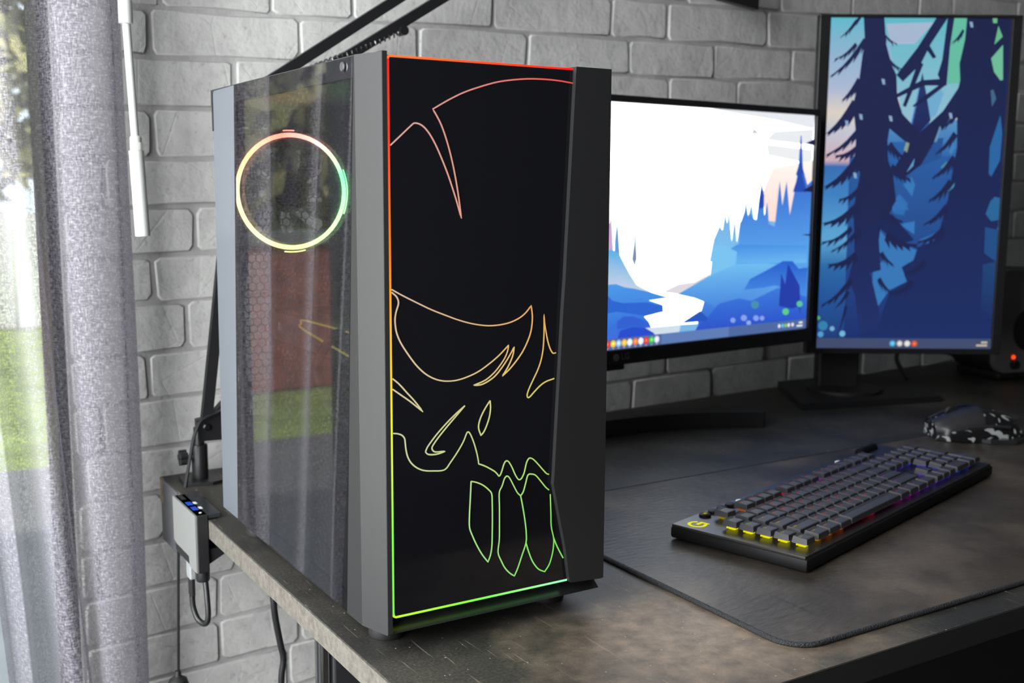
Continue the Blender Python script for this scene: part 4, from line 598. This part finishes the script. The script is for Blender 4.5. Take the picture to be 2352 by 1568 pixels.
rows = [[(1.25, 'ctrl'), (1.25, 'win'), (1.25, 'alt'), (6.25, ''), (1.25, 'alt'), (1.25, 'fn'), (1.25, '='), (1.25, 'ctrl')],
        [(2.25, 'shift')]+[(1, c) for c in 'ZXCVBNM,./']+[(2.75, 'shift')],
        [(1.75, 'caps')]+[(1, c) for c in "ASDFGHJKL;'"]+[(2.25, 'enter')],
        [(1.5, 'tab')]+[(1, c) for c in 'QWERTYUIOP[]']+[(1.5, '\\')],
        [(1, c) for c in '`1234567890-=']+[(2, 'back')]]
for r_, row in enumerate(rows):
    x = mx
    for wu, c in row: key(x, r0+r_*PU, wu, c); x += wu*PU
fy = r0+5*PU+.005
x = mx; key(x, fy, 1, 'esc'); x += 2*PU
for k in range(12):
    key(x, fy, 1, 'F%d' % (k+1)); x += PU
    if k in (3, 7): x += .5*PU
for k, c in enumerate(('prt', 'scr', 'brk')): key(nx_+k*PU, fy, 1, c)
for k, c in enumerate(('ins', 'hm', 'pu')): key(nx_+k*PU, r0+4*PU, 1, c)
for k, c in enumerate(('del', 'end', 'pd')): key(nx_+k*PU, r0+3*PU, 1, c)
for k, c in enumerate('<v>'): key(nx_+k*PU, r0, 1, c)
key(nx_+PU, r0+PU, 1, '^')
for r_, row in enumerate(('0 .', '123', '456', '789')):
    if r_ == 0: key(qx, r0, 2, '0'); key(qx+2*PU, r0, 1, '.')
    else:
        for k, c in enumerate(row): key(qx+k*PU, r0+r_*PU, 1, c)
for k, c in enumerate('n/*-'): key(qx+k*PU, r0+4*PU, 1, c)
key(qx+3*PU, r0, 1, 'ent', 2); key(qx+3*PU, r0+2*PU, 1, '+', 2)
# round macro keys, mode lights, lock lights, volume roller, emblem
mk = MB().lathe([(.0005, .0), (.0062, .0), (.0062, .0022), (.005, .003), (.0005, .003)], 16).mesh('macro_key', M_KBASE, True)
ly = MB().box((-.0022, -.0014, .00301), (.0022, .0014, .0032)).mesh('macro_light', M_LEG)
for k in range(4):
    o = bpy.data.objects.new('macro_key', mk); COL.objects.link(o); o.parent = kb; o.location = (.046+k*.0165, .1385, KT)
    if k == 0: q = bpy.data.objects.new('macro_light', ly); COL.objects.link(q); q.parent = o
for x in (.116, .347):
    MB().lathe([(.0005, 0), (.0048, 0), (.0048, .0016), (.0035, .0022), (.0005, .0022)], 16, (x, .1395, KT)).build('round_button', emit('white_led', (.75, .8, .85), .75), kb, True, world=False)
for k in range(4):
    MB().lathe([(.0002, 0), (.0026, 0), (.0026, .0008), (.0002, .001)], 12, (qx+.008+k*.0145, r0+5*PU+.0075, KT)).build('lock_light', emit('blue_led_%d' % k, (.03, .14, 1), 1.5), kb, world=False)
MB().tube([(qx+.02, .1425, KT+.001), (qx+.062, .1425, KT+.001)], .0058, 14).build('volume_roller', M_KBASE, kb, True, world=False)
em = MB(); ex, ey = .0170, .1290; ang = [30+15*k for k in range(20)]
def arcp(r): return [(ex+r*math.cos(math.radians(a))*1.0, ey+r*math.sin(math.radians(a))) for a in ang]
ao, ai = arcp(.0098), arcp(.0064)
em.add([(x, y, KT+.0002) for x, y in ao+ai], [(k, k+1, 20+k+1, 20+k) for k in range(19)])
em.add([(ex+dx, ey+dy, KT+.0002) for dx, dy in ((-.0008, -.0020), (.0098, -.0020), (.0098, .0018), (-.0008, .0018))], [(0, 1, 2, 3)])
em.add([(ex+dx, ey+dy, KT+.0002) for dx, dy in ((.0064, -.0085), (.0098, -.0085), (.0098, -.0020), (.0064, -.0020))], [(0, 1, 2, 3)])
em.build('emblem', emit('emblem_glow', (.82, .80, .02), 1.0), kb, label='glowing yellow emblem', world=False)

# mouse: lofted shell, two buttons, wheel, thumb rest, pale printed marks
m, n, l = newmat('printed_black_shell'); b = n['Principled BSDF']; b.inputs['Roughness'].default_value = .28
tc = n.new('ShaderNodeTexCoord'); mp = n.new('ShaderNodeMapping'); mp.inputs['Scale'].default_value = (1, 1.5, 1.2); l.new(tc.outputs['Object'], mp.inputs[0])
t1 = n.new('ShaderNodeTexNoise'); t1.inputs['Scale'].default_value = 46; t1.inputs['Detail'].default_value = 1.5; t1.inputs['Distortion'].default_value = 1.6; l.new(mp.outputs[0], t1.inputs['Vector'])
r1 = ramp(n, [(.60, (.012, .012, .013)), (.62, (.52, .55, .54))]); l.new(t1.outputs[0], r1.inputs[0]); l.new(r1.outputs[0], b.inputs['Base Color'])
M_MPRINT = m
ms_ = thing('mouse', 'black computer mouse with pale printed marks behind the keyboard', 'mouse', (1.035, .235, MT), math.atan2(-.50, .866))
def section(t):     # t 0 nose .. 1 tail
    L = .132; x = (t-.5)*L
    wd = .031+.010*math.sin(PI*min(1, t*1.05))-.022*max(0, t-.82)**1.0*4*(t-.82)/.18*.5-(.008*(1-t/.12)**2 if t < .12 else 0)
    ht = .017+.026*math.sin(PI*(t*.80+.12))**1.4-(.022*((t-.8)/.2)**2 if t > .8 else 0)
    return x, wd, ht
def shell(t0, t1, a0, a1, grow, nt=14, na=14):
    vs = []; fs = []
    for i in range(nt+1):
        x, wd, ht = section(t0+(t1-t0)*i/nt)
        for k in range(na+1):
            a = math.radians(a0+(a1-a0)*k/na); c, s_ = math.cos(a), math.sin(a)
            vs.append((x, (wd+grow)*math.copysign(abs(c)**.72, c), .001+(ht+grow)*max(0, s_)**.8))
    fs = [(i*(na+1)+k, i*(na+1)+k+1, (i+1)*(na+1)+k+1, (i+1)*(na+1)+k) for i in range(nt) for k in range(na)]
    return vs, fs
v_, f_ = shell(0, 1, 0, 180, 0, 24, 22); nn = len(v_)
sb = MB().add(v_, f_+[tuple(range(23))[::-1], tuple(range(24*23, 25*23))]); sb.add([(-.062, -.028, .0005), (.062, -.03, .0005), (.062, .03, .0005), (-.062, .028, .0005)], [(0, 1, 2, 3)])
sb.build('shell', M_MPRINT, ms_, True, world=False)
M_MBTN = mat('mouse_button', (.030, .029, .033), .30)
for a0, a1 in ((20, 84), (96, 160)):
    v_, f_ = shell(.0, .47, a0, a1, .0012); MB().add(v_, f_).build('button', M_MBTN, ms_, True, world=False)
MB().lathe([(.001, -.0035), (.0095, -.0035), (.011, 0), (.0095, .0035), (.001, .0035)], 20, (-.036, 0, .034), 1).build('wheel', M_RUBBER, ms_, True, world=False)
MB().prism([(x, y) for x, y in ((-.02, -.034), (.0, -.047), (.035, -.050), (.055, -.036), (.05, -.02), (-.02, -.02))], 2, .0005, .006).build('thumb_rest', M_MBTN, ms_, world=False)
MB().tube([(-.03, -.0375, .021), (.005, -.0405, .024), (.03, -.039, .022)], .0022, 8).build('side_button', M_MBTN, ms_, True, world=False)

# ================================================================== monitors
def art_mesh(name, base, polys, extra, x0, x1, z0, z1, m, y0):
    """flat picture on a screen: base quads with corner colours, then flat polygons, each a hair nearer"""
    V = []; F = []; Cc = []
    for quad, cols in base:
        k = len(V); V += [(x, y0, z) for x, z in quad]; F.append((k, k+1, k+2, k+3)); Cc.append(cols)
    y = y0
    for col, pl in polys+extra:
        y -= .00002; k = len(V); V += [(min(x1, max(x0, x)), y, min(z1, max(z0, z))) for x, z in pl]; F.append(tuple(range(k, k+len(pl)))); 
        if len(col) == 2:
            a_, b_ = min(z for x, z in pl), max(z for x, z in pl)
            Cc.append([tuple(col[0][i]+(col[1][i]-col[0][i])*(b_-z)/(b_-a_) for i in range(3)) for x, z in pl])
        else: Cc.append([col]*len(pl))
    me = bpy.data.meshes.new(name); me.from_pydata(V, [], F); at = me.color_attributes.new('Col', 'FLOAT_COLOR', 'CORNER')
    for p, cs in zip(me.polygons, Cc):
        for li, c in zip(p.loop_indices, cs): at.data[li].color = (*lin(c), 1)
    me.materials.append(m); return me
def disc(x, z, r, k=10): return [(x+r*math.cos(2*PI*i/k), z+r*math.sin(2*PI*i/k)) for i in range(k)]
def grad(x0, x1, stops):
    return [([(x0, za), (x1, za), (x1, zb), (x0, zb)], [ca, ca, cb, cb]) for (za, ca), (zb, cb) in zip(stops, stops[1:])]
M_SCR = emit_attr('screen_picture', 1.06)
M_FRM = mat('monitor_bezel', (.013, .013, .014), .34); M_STAND = mat('monitor_stand', (.011, .011, .012), .5)
# wide monitor: local x along its width with 0 at the stand
mo = thing('monitor', 'wide monitor showing a bright snowy forest picture, behind the tower', 'monitor', (.5817, .4765, 0), math.radians(5.28))
OS = -.0385; SX0, SX1, SZ0, SZ1 = -.4, .4, .132, .464
fr = MB()
for lo, hi in (((SX0-.009, -.006, SZ1), (SX1+.009, .012, SZ1+.0095)), ((SX0-.009, -.006, SZ0-.0215), (SX1+.009, .012, SZ0)), ((SX0-.009, -.006, SZ0), (SX0, .012, SZ1)), ((SX1, -.006, SZ0), (SX1+.009, .012, SZ1))): fr.box(lo, hi, .0012)
fr.build('bezel', M_FRM, mo, world=False)
MB().prism([(SX0-.008, .012), (SX1+.008, .012), (SX1-.03, .045), (SX0+.03, .045)], 2, SZ0-.019, SZ1+.007).build('back_shell', M_STAND, mo, world=False)
p1 = [(c, [(x/1e4-OS, z/1e4) for x, z in L]) for c, L in M1]
b1 = [([(SX0, SZ0), (SX1, SZ0), (SX1, SZ1), (SX0, SZ1)], [(330, 370, 390), (400, 405, 410), (440, 440, 445), (450, 450, 450)])]
lf = [((100, 150, 215), [(-.36, .22), (-.352, .335), (-.344, .27), (-.335, .30), (-.325, .22)]), ((120, 140, 190), [(-.13, .22), (-.122, .30), (-.114, .22)]), (((90, 170, 225), (215, 215, 225)), [(-.02, .20), (-.02, .265), (-.06, .282), (-.12, .255), (-.20, .275), (-.28, .245), (SX0, .265), (SX0, .20)]),
      (((75, 150, 225), (50, 105, 215)), [(-.02, .132), (-.02, .2117), (-.08, .215), (-.16, .205), (-.24, .22), (-.32, .212), (SX0, .222), (SX0, .132)]), ((45, 90, 205), [(-.05, .132), (-.1, .165), (-.2, .172), (-.3, .155), (SX0, .17), (SX0, .132)])]
tb = [((78, 104, 158), [(SX0, SZ0), (SX1, SZ0), (SX1, SZ0+.0148), (SX0, SZ0+.0148)]), ((92, 122, 178), [(.08, SZ0), (.22, SZ0), (.22, SZ0+.0148), (.08, SZ0+.0148)])]
ic = []
for k, (c, (x, z)) in enumerate(M1I[:-1]):
    ic.append((c, disc(x/1e4-OS, SZ0+.0078, .0052 if k < 10 else .0032)))
    if k < 10: ic.append((tuple(min(255, v+60) for v in c), disc(x/1e4-OS, SZ0+.0080, .0024)))
    if k < 10: ic.append(((225, 225, 235), [(x/1e4-OS-.0015, SZ0+.0008), (x/1e4-OS+.0015, SZ0+.0008), (x/1e4-OS+.0015, SZ0+.0014), (x/1e4-OS-.0015, SZ0+.0014)]))
cx_ = M1I[-1][1][0]/1e4-OS
ic += [((235, 230, 225), [(cx_-.006, SZ0+.0035), (cx_+.008, SZ0+.0035), (cx_+.008, SZ0+.0063), (cx_-.006, SZ0+.0063)]), ((235, 230, 225), [(cx_-.001, SZ0+.0085), (cx_+.008, SZ0+.0085), (cx_+.008, SZ0+.0113), (cx_-.001, SZ0+.0113)])]
link('screen', art_mesh('screen', b1, lf+p1, tb+ic, SX0, SX1, SZ0, SZ1, M_SCR, -.0002), mo, world=False)
M_LOGO = mat('logo_grey', (.20, .20, .20), .4)
lx = -.010
o = link('maker_mark', text_mesh('LG', .0125, M_LOGO), mo, world=False); o.location = (lx+.0165, -.0064, SZ0-.0105); o.rotation_euler = (PI/2, 0, 0)
MB().lathe([(.0002, -.0066), (.0050, -.0066), (.0050, -.006), (.0002, -.006)], 20, (lx, 0, SZ0-.0108), 1).build('maker_disc', M_LOGO, mo, world=False)
MB().box((-.045, -.004, SZ0-.029), (.008, .008, SZ0-.0215), .002).build('joystick_button', M_STAND, mo, world=False)
MB().box((-.055, .04, .012), (-.015, .056, .20), .004).build('neck', M_STAND, mo, world=False)
ft = MB(); tt = [-39+78*k/24 for k in range(25)]
def fa(r, t, dy): return (r*math.sin(math.radians(t))-.01, .052+dy-.42+r*math.cos(math.radians(t)))
fp = [fa(.400, t, 0) for t in tt]+[fa(.415, 39.6, 0), fa(.430, 39.6, 0)]+[fa(.446, t, 0) for t in tt[::-1]]+[fa(.430, -39.6, 0), fa(.415, -39.6, 0)]
ft.prism(fp, 2, .0005, .0235, [(x*.998, y+.001) for x, y in fp]); ft.build('foot', M_STAND, mo, world=False)
# upright monitor on the right
mo2 = thing('monitor', 'upright monitor showing dark pine trees, on a square stand', 'monitor', (1.158, .466, 0), -YAW)
PX, PZ0, PZ1 = .1435, .0925, .6195
fr = MB()
for lo, hi in (((-PX-.0175, -.005, PZ1), (PX+.0155, .014, PZ1+.005)), ((-PX-.0175, -.005, PZ0-.009), (PX+.0155, .014, PZ0)), ((-PX-.0175, -.005, PZ0), (-PX, .014, PZ1)), ((PX, -.005, PZ0), (PX+.0155, .014, PZ1))): fr.box(lo, hi, .001)
fr.build('bezel', M_FRM, mo2, world=False)
MB().prism([(-PX-.015, .014), (PX+.013, .014), (PX-.03, .05), (-PX+.03, .05)], 2, PZ0-.006, PZ1+.003).build('back_shell', M_STAND, mo2, world=False)
g2 = grad(-PX, PX, [(PZ0, (34, 58, 125)), (PZ0+.09, (40, 95, 170)), (PZ0+.135, (50, 115, 182)), (PZ0+.18, (100, 180, 230)), (PZ0+.25, (70, 140, 210)), (PZ0+.295, (60, 120, 195)), (PZ0+.305, (225, 190, 200)), (PZ0+.35, (212, 215, 230)), (PZ0+.38, (238, 226, 214)), (PZ0+.42, (185, 200, 230)), (PZ0+.48, (150, 195, 225)), (PZ1, (105, 200, 222))])
p2 = [(c, [(x/1e4, PZ0+z/1e4) for x, z in L]) for c, L in M2]
ic2 = [((72, 84, 120), [(-PX, PZ0), (PX, PZ0), (PX, PZ0+.0162), (-PX, PZ0+.0162)])]
for k, (c, (x, z)) in enumerate(M2I[:-1]): ic2 += [(c, disc(x/1e4, PZ0+.008, .0051)), (tuple(min(255, v+50) for v in c), disc(x/1e4, PZ0+.008, .0026))]
x = M2I[-1][1][0]/1e4; ic2 += [((215, 205, 180), [(x-.009, PZ0+.004), (x+.009, PZ0+.004), (x+.009, PZ0+.007), (x-.009, PZ0+.007)]), ((215, 205, 180), [(x-.001, PZ0+.009), (x+.009, PZ0+.009), (x+.009, PZ0+.012), (x-.001, PZ0+.012)])]
link('screen', art_mesh('screen', g2, p2, ic2, -PX, PX, PZ0, PZ1, emit_attr('upright_screen_picture', .82), -.0002), mo2, world=False)
MB().box((-.125, .045, .012), (-.055, .075, .36), .004).build('column', M_STAND, mo2, world=False)
MB().lathe([(.001, 0), (.062, 0), (.062, .008), (.05, .012), (.001, .012)], 28, (-.075, .06, .008)).build('swivel_disc', M_STAND, mo2, True, world=False)
bp_ = [(.972, .505), (1.225, .438), (1.315, .535), (1.27, .66), (1.085, .672)]
iv = WM[mo2.name].inverted()
MB().prism([tuple((iv @ Vector((x, y, 0)))[:2]) for x, y in bp_], 2, .0005, .011).build('base_plate', M_STAND, mo2, world=False)
mc = tag(MB().tube(smooth([(1.33, .59, .006), (1.36, .64, .036), (1.41, .66, .047), (1.513, .67, .036), (1.62, .68, .012), (1.72, .69, .005), (1.95, .68, .005)], 5, 170), .004, 8).build('monitor_cable', M_CABLE, None, True), 'black cable arching behind the upright monitor', 'cable')

# ================================================================== loudspeaker on the right
sp = thing('speaker', 'grey desktop loudspeaker with a red light at the right edge', 'speaker', (1.555, .56, 0), math.radians(-12))
M_SPK = mat('speaker_grey', (.16, .155, .15), .45); M_SPB = mat('speaker_foot', (.008, .008, .008), .6)
MB().box((-.05, -.055, .0005), (.06, .06, .016), .006).build('foot_pad', M_SPB, sp, world=False)
MB().prism(rrect(-.062, .016, .062, .205, .022, 6), 1, -.045, .055).build('cabinet', M_SPB, sp, world=False)
MB().prism(rrect(-.064, .015, .064, .207, .024, 6), 1, -.058, -.045).build('front_panel', M_SPK, sp, world=False)
MB().lathe([(.036, -.0600), (.040, -.0595), (.041, -.058), (.036, -.0575)], 32, (.014, 0, .095), 1).build('driver_ring', M_BLACK, sp, True, world=False)
MB().lathe([(.0005, -.0585), (.012, -.0595), (.034, -.0584), (.034, -.058), (.0005, -.058)], 32, (.014, 0, .095), 1).build('driver_cone', M_MATTE, sp, True, world=False)
MB().lathe([(.0005, -.0598), (.013, -.0590), (.016, -.058), (.0005, -.058)], 24, (.014, 0, .168), 1).build('tweeter', M_BLACK, sp, True, world=False)
MB().lathe([(.0005, -.0602), (.0036, -.0600), (.0038, -.058), (.0005, -.058)], 14, (-.022, 0, .044), 1).build('power_light', emit('red_power', (1, .06, .01), 1.6), sp, True, world=False)
MB().lathe([(.0005, -.066), (.0075, -.066), (.0085, -.058), (.0005, -.058)], 18, (-.020, 0, .030), 1).build('volume_knob', M_BLACK, sp, True, world=False)

# ================================================================== microphone arm clamped to the desk
ar = thing('microphone_arm', 'black sprung boom arm clamped to the back left corner of the desk', 'boom arm', (.026, .567, 0))
AX, AY = .0265, .567
def flatbar(p, q, w_, t_, name, m=M_STEEL):
    p, q = Vector(p), Vector(q); d = (q-p).normalized(); s1 = Vector((0, 1, 0)); s2 = d.cross(s1).normalized(); vs = []
    for e in (p, q): vs += [e+s1*a*t_/2+s2*c*w_/2 for a, c in ((-1, -1), (1, -1), (1, 1), (-1, 1))]
    return MB().add(vs, [(0, 1, 2, 3), (4, 5, 6, 7), (0, 1, 5, 4), (1, 2, 6, 5), (2, 3, 7, 6), (3, 0, 4, 7)]).build(name, m, ar)
MB().prism([(AX-.024, AY-.018), (AX+.008, AY-.026), (AX+.020, AY-.022), (AX+.024, AY-.008), (AX+.020, AY+.012), (AX-.02, AY+.02)], 2, .0002, .0042).build('clamp_plate', M_STEEL, ar)
MB().prism([(AX-.013, AY-.012), (AX+.016, AY-.012), (AX+.016, AY+.022), (AX-.013, AY+.022)], 2, -.0245, -.0207).build('clamp_jaw', M_STEEL, ar)
MB().lathe([(.002, 0), (.0092, 0), (.0095, .001), (.0095, .040), (.0085, .0415), (.002, .0415)], 24, (AX, AY, .004)).build('socket', M_STEEL, ar, True)
MB().tube([(AX, AY, .045), (AX, AY, .066)], .0062, 16).build('pivot', M_STEEL, ar, True)
MB().tube([(AX-.008, AY, .031), (AX-.016, AY, .031)], .003, 10).build('screw', M_CHROME, ar, True)
kn = MB()
for k in range(5):
    a = 2*PI*k/5; kn.tube([(AX-.024, AY+.0055*math.cos(a), .031+.0055*math.sin(a)), (AX-.0155, AY+.0055*math.cos(a), .031+.0055*math.sin(a))], .0042, 10)
kn.build('knob', M_STEEL, ar, True)
MB().prism([(AX-.002, .050), (AX+.058, .048), (AX+.064, .118), (AX+.04, .106), (AX+.012, .078), (AX-.003, .076)], 1, AY-.006, AY+.006).build('bracket', M_STEEL, ar)
MB().lathe([(.0005, -.0095), (.0035, -.0095), (.0045, -.0065), (.0005, -.006)], 14, (AX+.008, AY, .0665), 1).build('bolt', M_CHROME, ar, True)
flatbar((.034, AY, .060), (.087, AY, .452), .0125, .009, 'lower_bar'); flatbar((.062, AY+.004, .075), (.110, AY+.004, .445), .0125, .009, 'lower_bar')
MB().prism([(.075, .440), (.10, .420), (.126, .437), (.122, .460), (.10, .466), (.08, .460)], 1, AY-.005, AY+.008).build('elbow', M_STEEL, ar)
flatbar((.098, AY, .4575), (.74, AY, .8745), .0125, .010, 'upper_bar'); flatbar((.118, AY+.001, .4445), (.76, AY+.001, .838), .0125, .010, 'upper_bar')
sp_ = [(.150+.145*t/160, AY-.001+.0034*math.cos(t*.9), .481+.0592*t/160*1.05+.0034*math.sin(t*.9)) for t in range(161)]
MB().tube(sp_, .0011, 5).build('spring', mat('spring_steel', (.16, .16, .16), .35, .9), ar, True)
MB().lathe([(.001, -.008), (.006, -.008), (.006, .008), (.001, .008)], 14, (.299, AY, .5455), 1).build('spring_bolt', M_STEEL, ar, True)
MB().prism([(.72, .85), (.76, .83), (.79, .85), (.78, .885), (.74, .89)], 1, AY-.006, AY+.008).build('end_bracket', M_STEEL, ar)
MB().tube(smooth([(.077, AY-.008, .118), (.060, AY-.009, .094), (.048, AY-.009, .084), (.035, AY-.010, .080), (.024, AY-.012, .073), (.0155, AY-.014, .053), (.0075, AY-.016, .018), (.001, AY-.02, -.004), (-.013, AY-.03, -.012)], 5, 170), .0021, 8).build('arm_cable', M_CABLE, ar, True)

# ================================================================== usb hub on the desk edge, cables
hb = thing('usb_hub', 'silver and black usb hub clamped to the left desk edge', 'usb hub', (-.017, .45, -.058))
HY0, HY1 = .408, .4995
MB().box((-.0225, HY0, -.0575), (-.0098, HY1, .0062), .0012).build('body', M_BLACK, hb)
MB().box((-.0225, HY0+.001, .0012), (.004, HY1, .0062), .001).build('top', mat('hub_top', (.022, .024, .028), .25), hb)
MB().prism([(HY0+.0005, -.0565), (HY0+.028, -.0565), (HY0+.030, -.046), (HY1-.012, -.046), (HY1-.0005, -.044), (HY1-.0005, .0064), (HY0+.0005, .0064)], 0, -.0240, -.0222).build('face_plate', mat('hub_silver', (.25, .257, .245), .35, .25), hb, label='silver face plate')
for k, y in enumerate((.437, .458)):
    MB().box((-.0195, y-.0065, .0062), (-.0135, y+.0065, .0066)).build('port', emit('port_blue_%d' % k, (.04, .12, .75), .8), hb)
    MB().box((-.0120, y-.004, .0062), (-.0085, y+.004, .0065)).build('port_mark', M_WHITE, hb)
MB().box((-.0195, .476, .0062), (-.0145, .496, .0065)).build('port', M_STEEL, hb)
MB().lathe([(.0005, 0), (.0016, 0), (.0016, .0006), (.0005, .0006)], 10, (-.0155, .418, .0062)).build('status_light', M_WHITE, hb)
MB().prism([(-.0098, -.05), (-.0098, -.0335), (.012, -.0335), (.012, -.0385)], 1, HY0+.004, HY1-.01).build('lower_jaw', M_BLACK, hb)
MB().lathe([(.0005, 0), (.0065, 0), (.0072, .002), (.0072, .011), (.0005, .0125)], 18, (-.0145, HY0+.0115, -.0695)).build('screw_knob', M_BLACK, hb, True)
uc = thing('usb_cable', 'thick grey plug and looped black cable hanging below the hub', 'cable', (-.016, .46, -.12))
MB().box((-.0205, .4495, -.078), (-.0135, .4655, -.0580), .0015).build('plug', mat('plug_silver', (.5, .52, .52), .3, .5), uc)
MB().box((-.0195, .4515, -.0985), (-.0145, .4635, -.0775), .0015).build('strain_relief', M_BLACK, uc)
MB().tube(smooth([(-.017, .4575, -.098), (-.0165, .456, -.112), (-.0135, .450, -.124), (-.0085, .440, -.127), (-.006, .436, -.118), (-.0055, .440, -.095), (-.005, .45, -.07), (-.004, .47, -.064), (.005, .50, -.068), (.02, .525, -.075)], 6, 170), .0031, 10).build('lead', M_CABLE, uc, True)
tc_ = thing('thin_cable', 'thin black cable hanging straight down with a round plug', 'cable', (-.022, .503, -.70))
MB().tube([(-.0205, .4905, -.0460), (-.0212, .494, -.06), (-.0225, .499, -.13), (-.0240, .503, -.205)], .0017, 8).build('lead', M_CABLE, tc_, True)
MB().lathe([(.0005, 0), (.010, .001), (.0125, .008), (.010, .016), (.004, .020), (.003, .026), (.0005, .027)], 16, (-.0245, .5035, -.229)).build('plug', M_RUBBER, tc_, True)
MB().tube([(-.0245, .5035, -.229), (-.0250, .506, -.40), (-.028, .51, FLOOR+.004)], .0017, 8).build('lower_lead', M_CABLE, tc_, True)
tag(MB().tube(smooth([(.052, .41, -.024), (.0535, .405, -.06), (.056, .40, -.098), (.058, .40, -.121), (.063, .40, -.152), (.0658, .40, -.170), (.0625, .40, -.20), (.06, .40, -.30), (.065, .40, -.5), (.08, .41, FLOOR+.004)], 5, 170), .0036, 10).build('power_cable', M_CABLE, None, True), 'thick black cable hanging down behind the desk edge', 'cable')
# black shelf tip at the top of the wall
sh = thing('wall_shelf', 'black angular shelf tip on the wall at the top of the picture', 'shelf', (.90, .66, .63))
MB().prism([(.858, .6395), (.905, .6345), (.9375, .6305), (.940, .70), (.858, .70)], 1, .600, .612).build('board', M_BLACK, sh)
MB().box((.862, .611, .675), (.93, .69, .70)).build('bracket', M_STEEL, sh)

# tiny lamps are seen directly; only the screens, the ring and the edge strips are sampled as lights
for m_ in bpy.data.materials:
    if m_.name.startswith(('legend', 'switch', 'macro', 'blue_led', 'white_led', 'port_blue', 'red_power', 'emblem', 'letter', 'etched', 'yellow_led', 'red_led')): m_.cycles.emission_sampling = 'NONE'
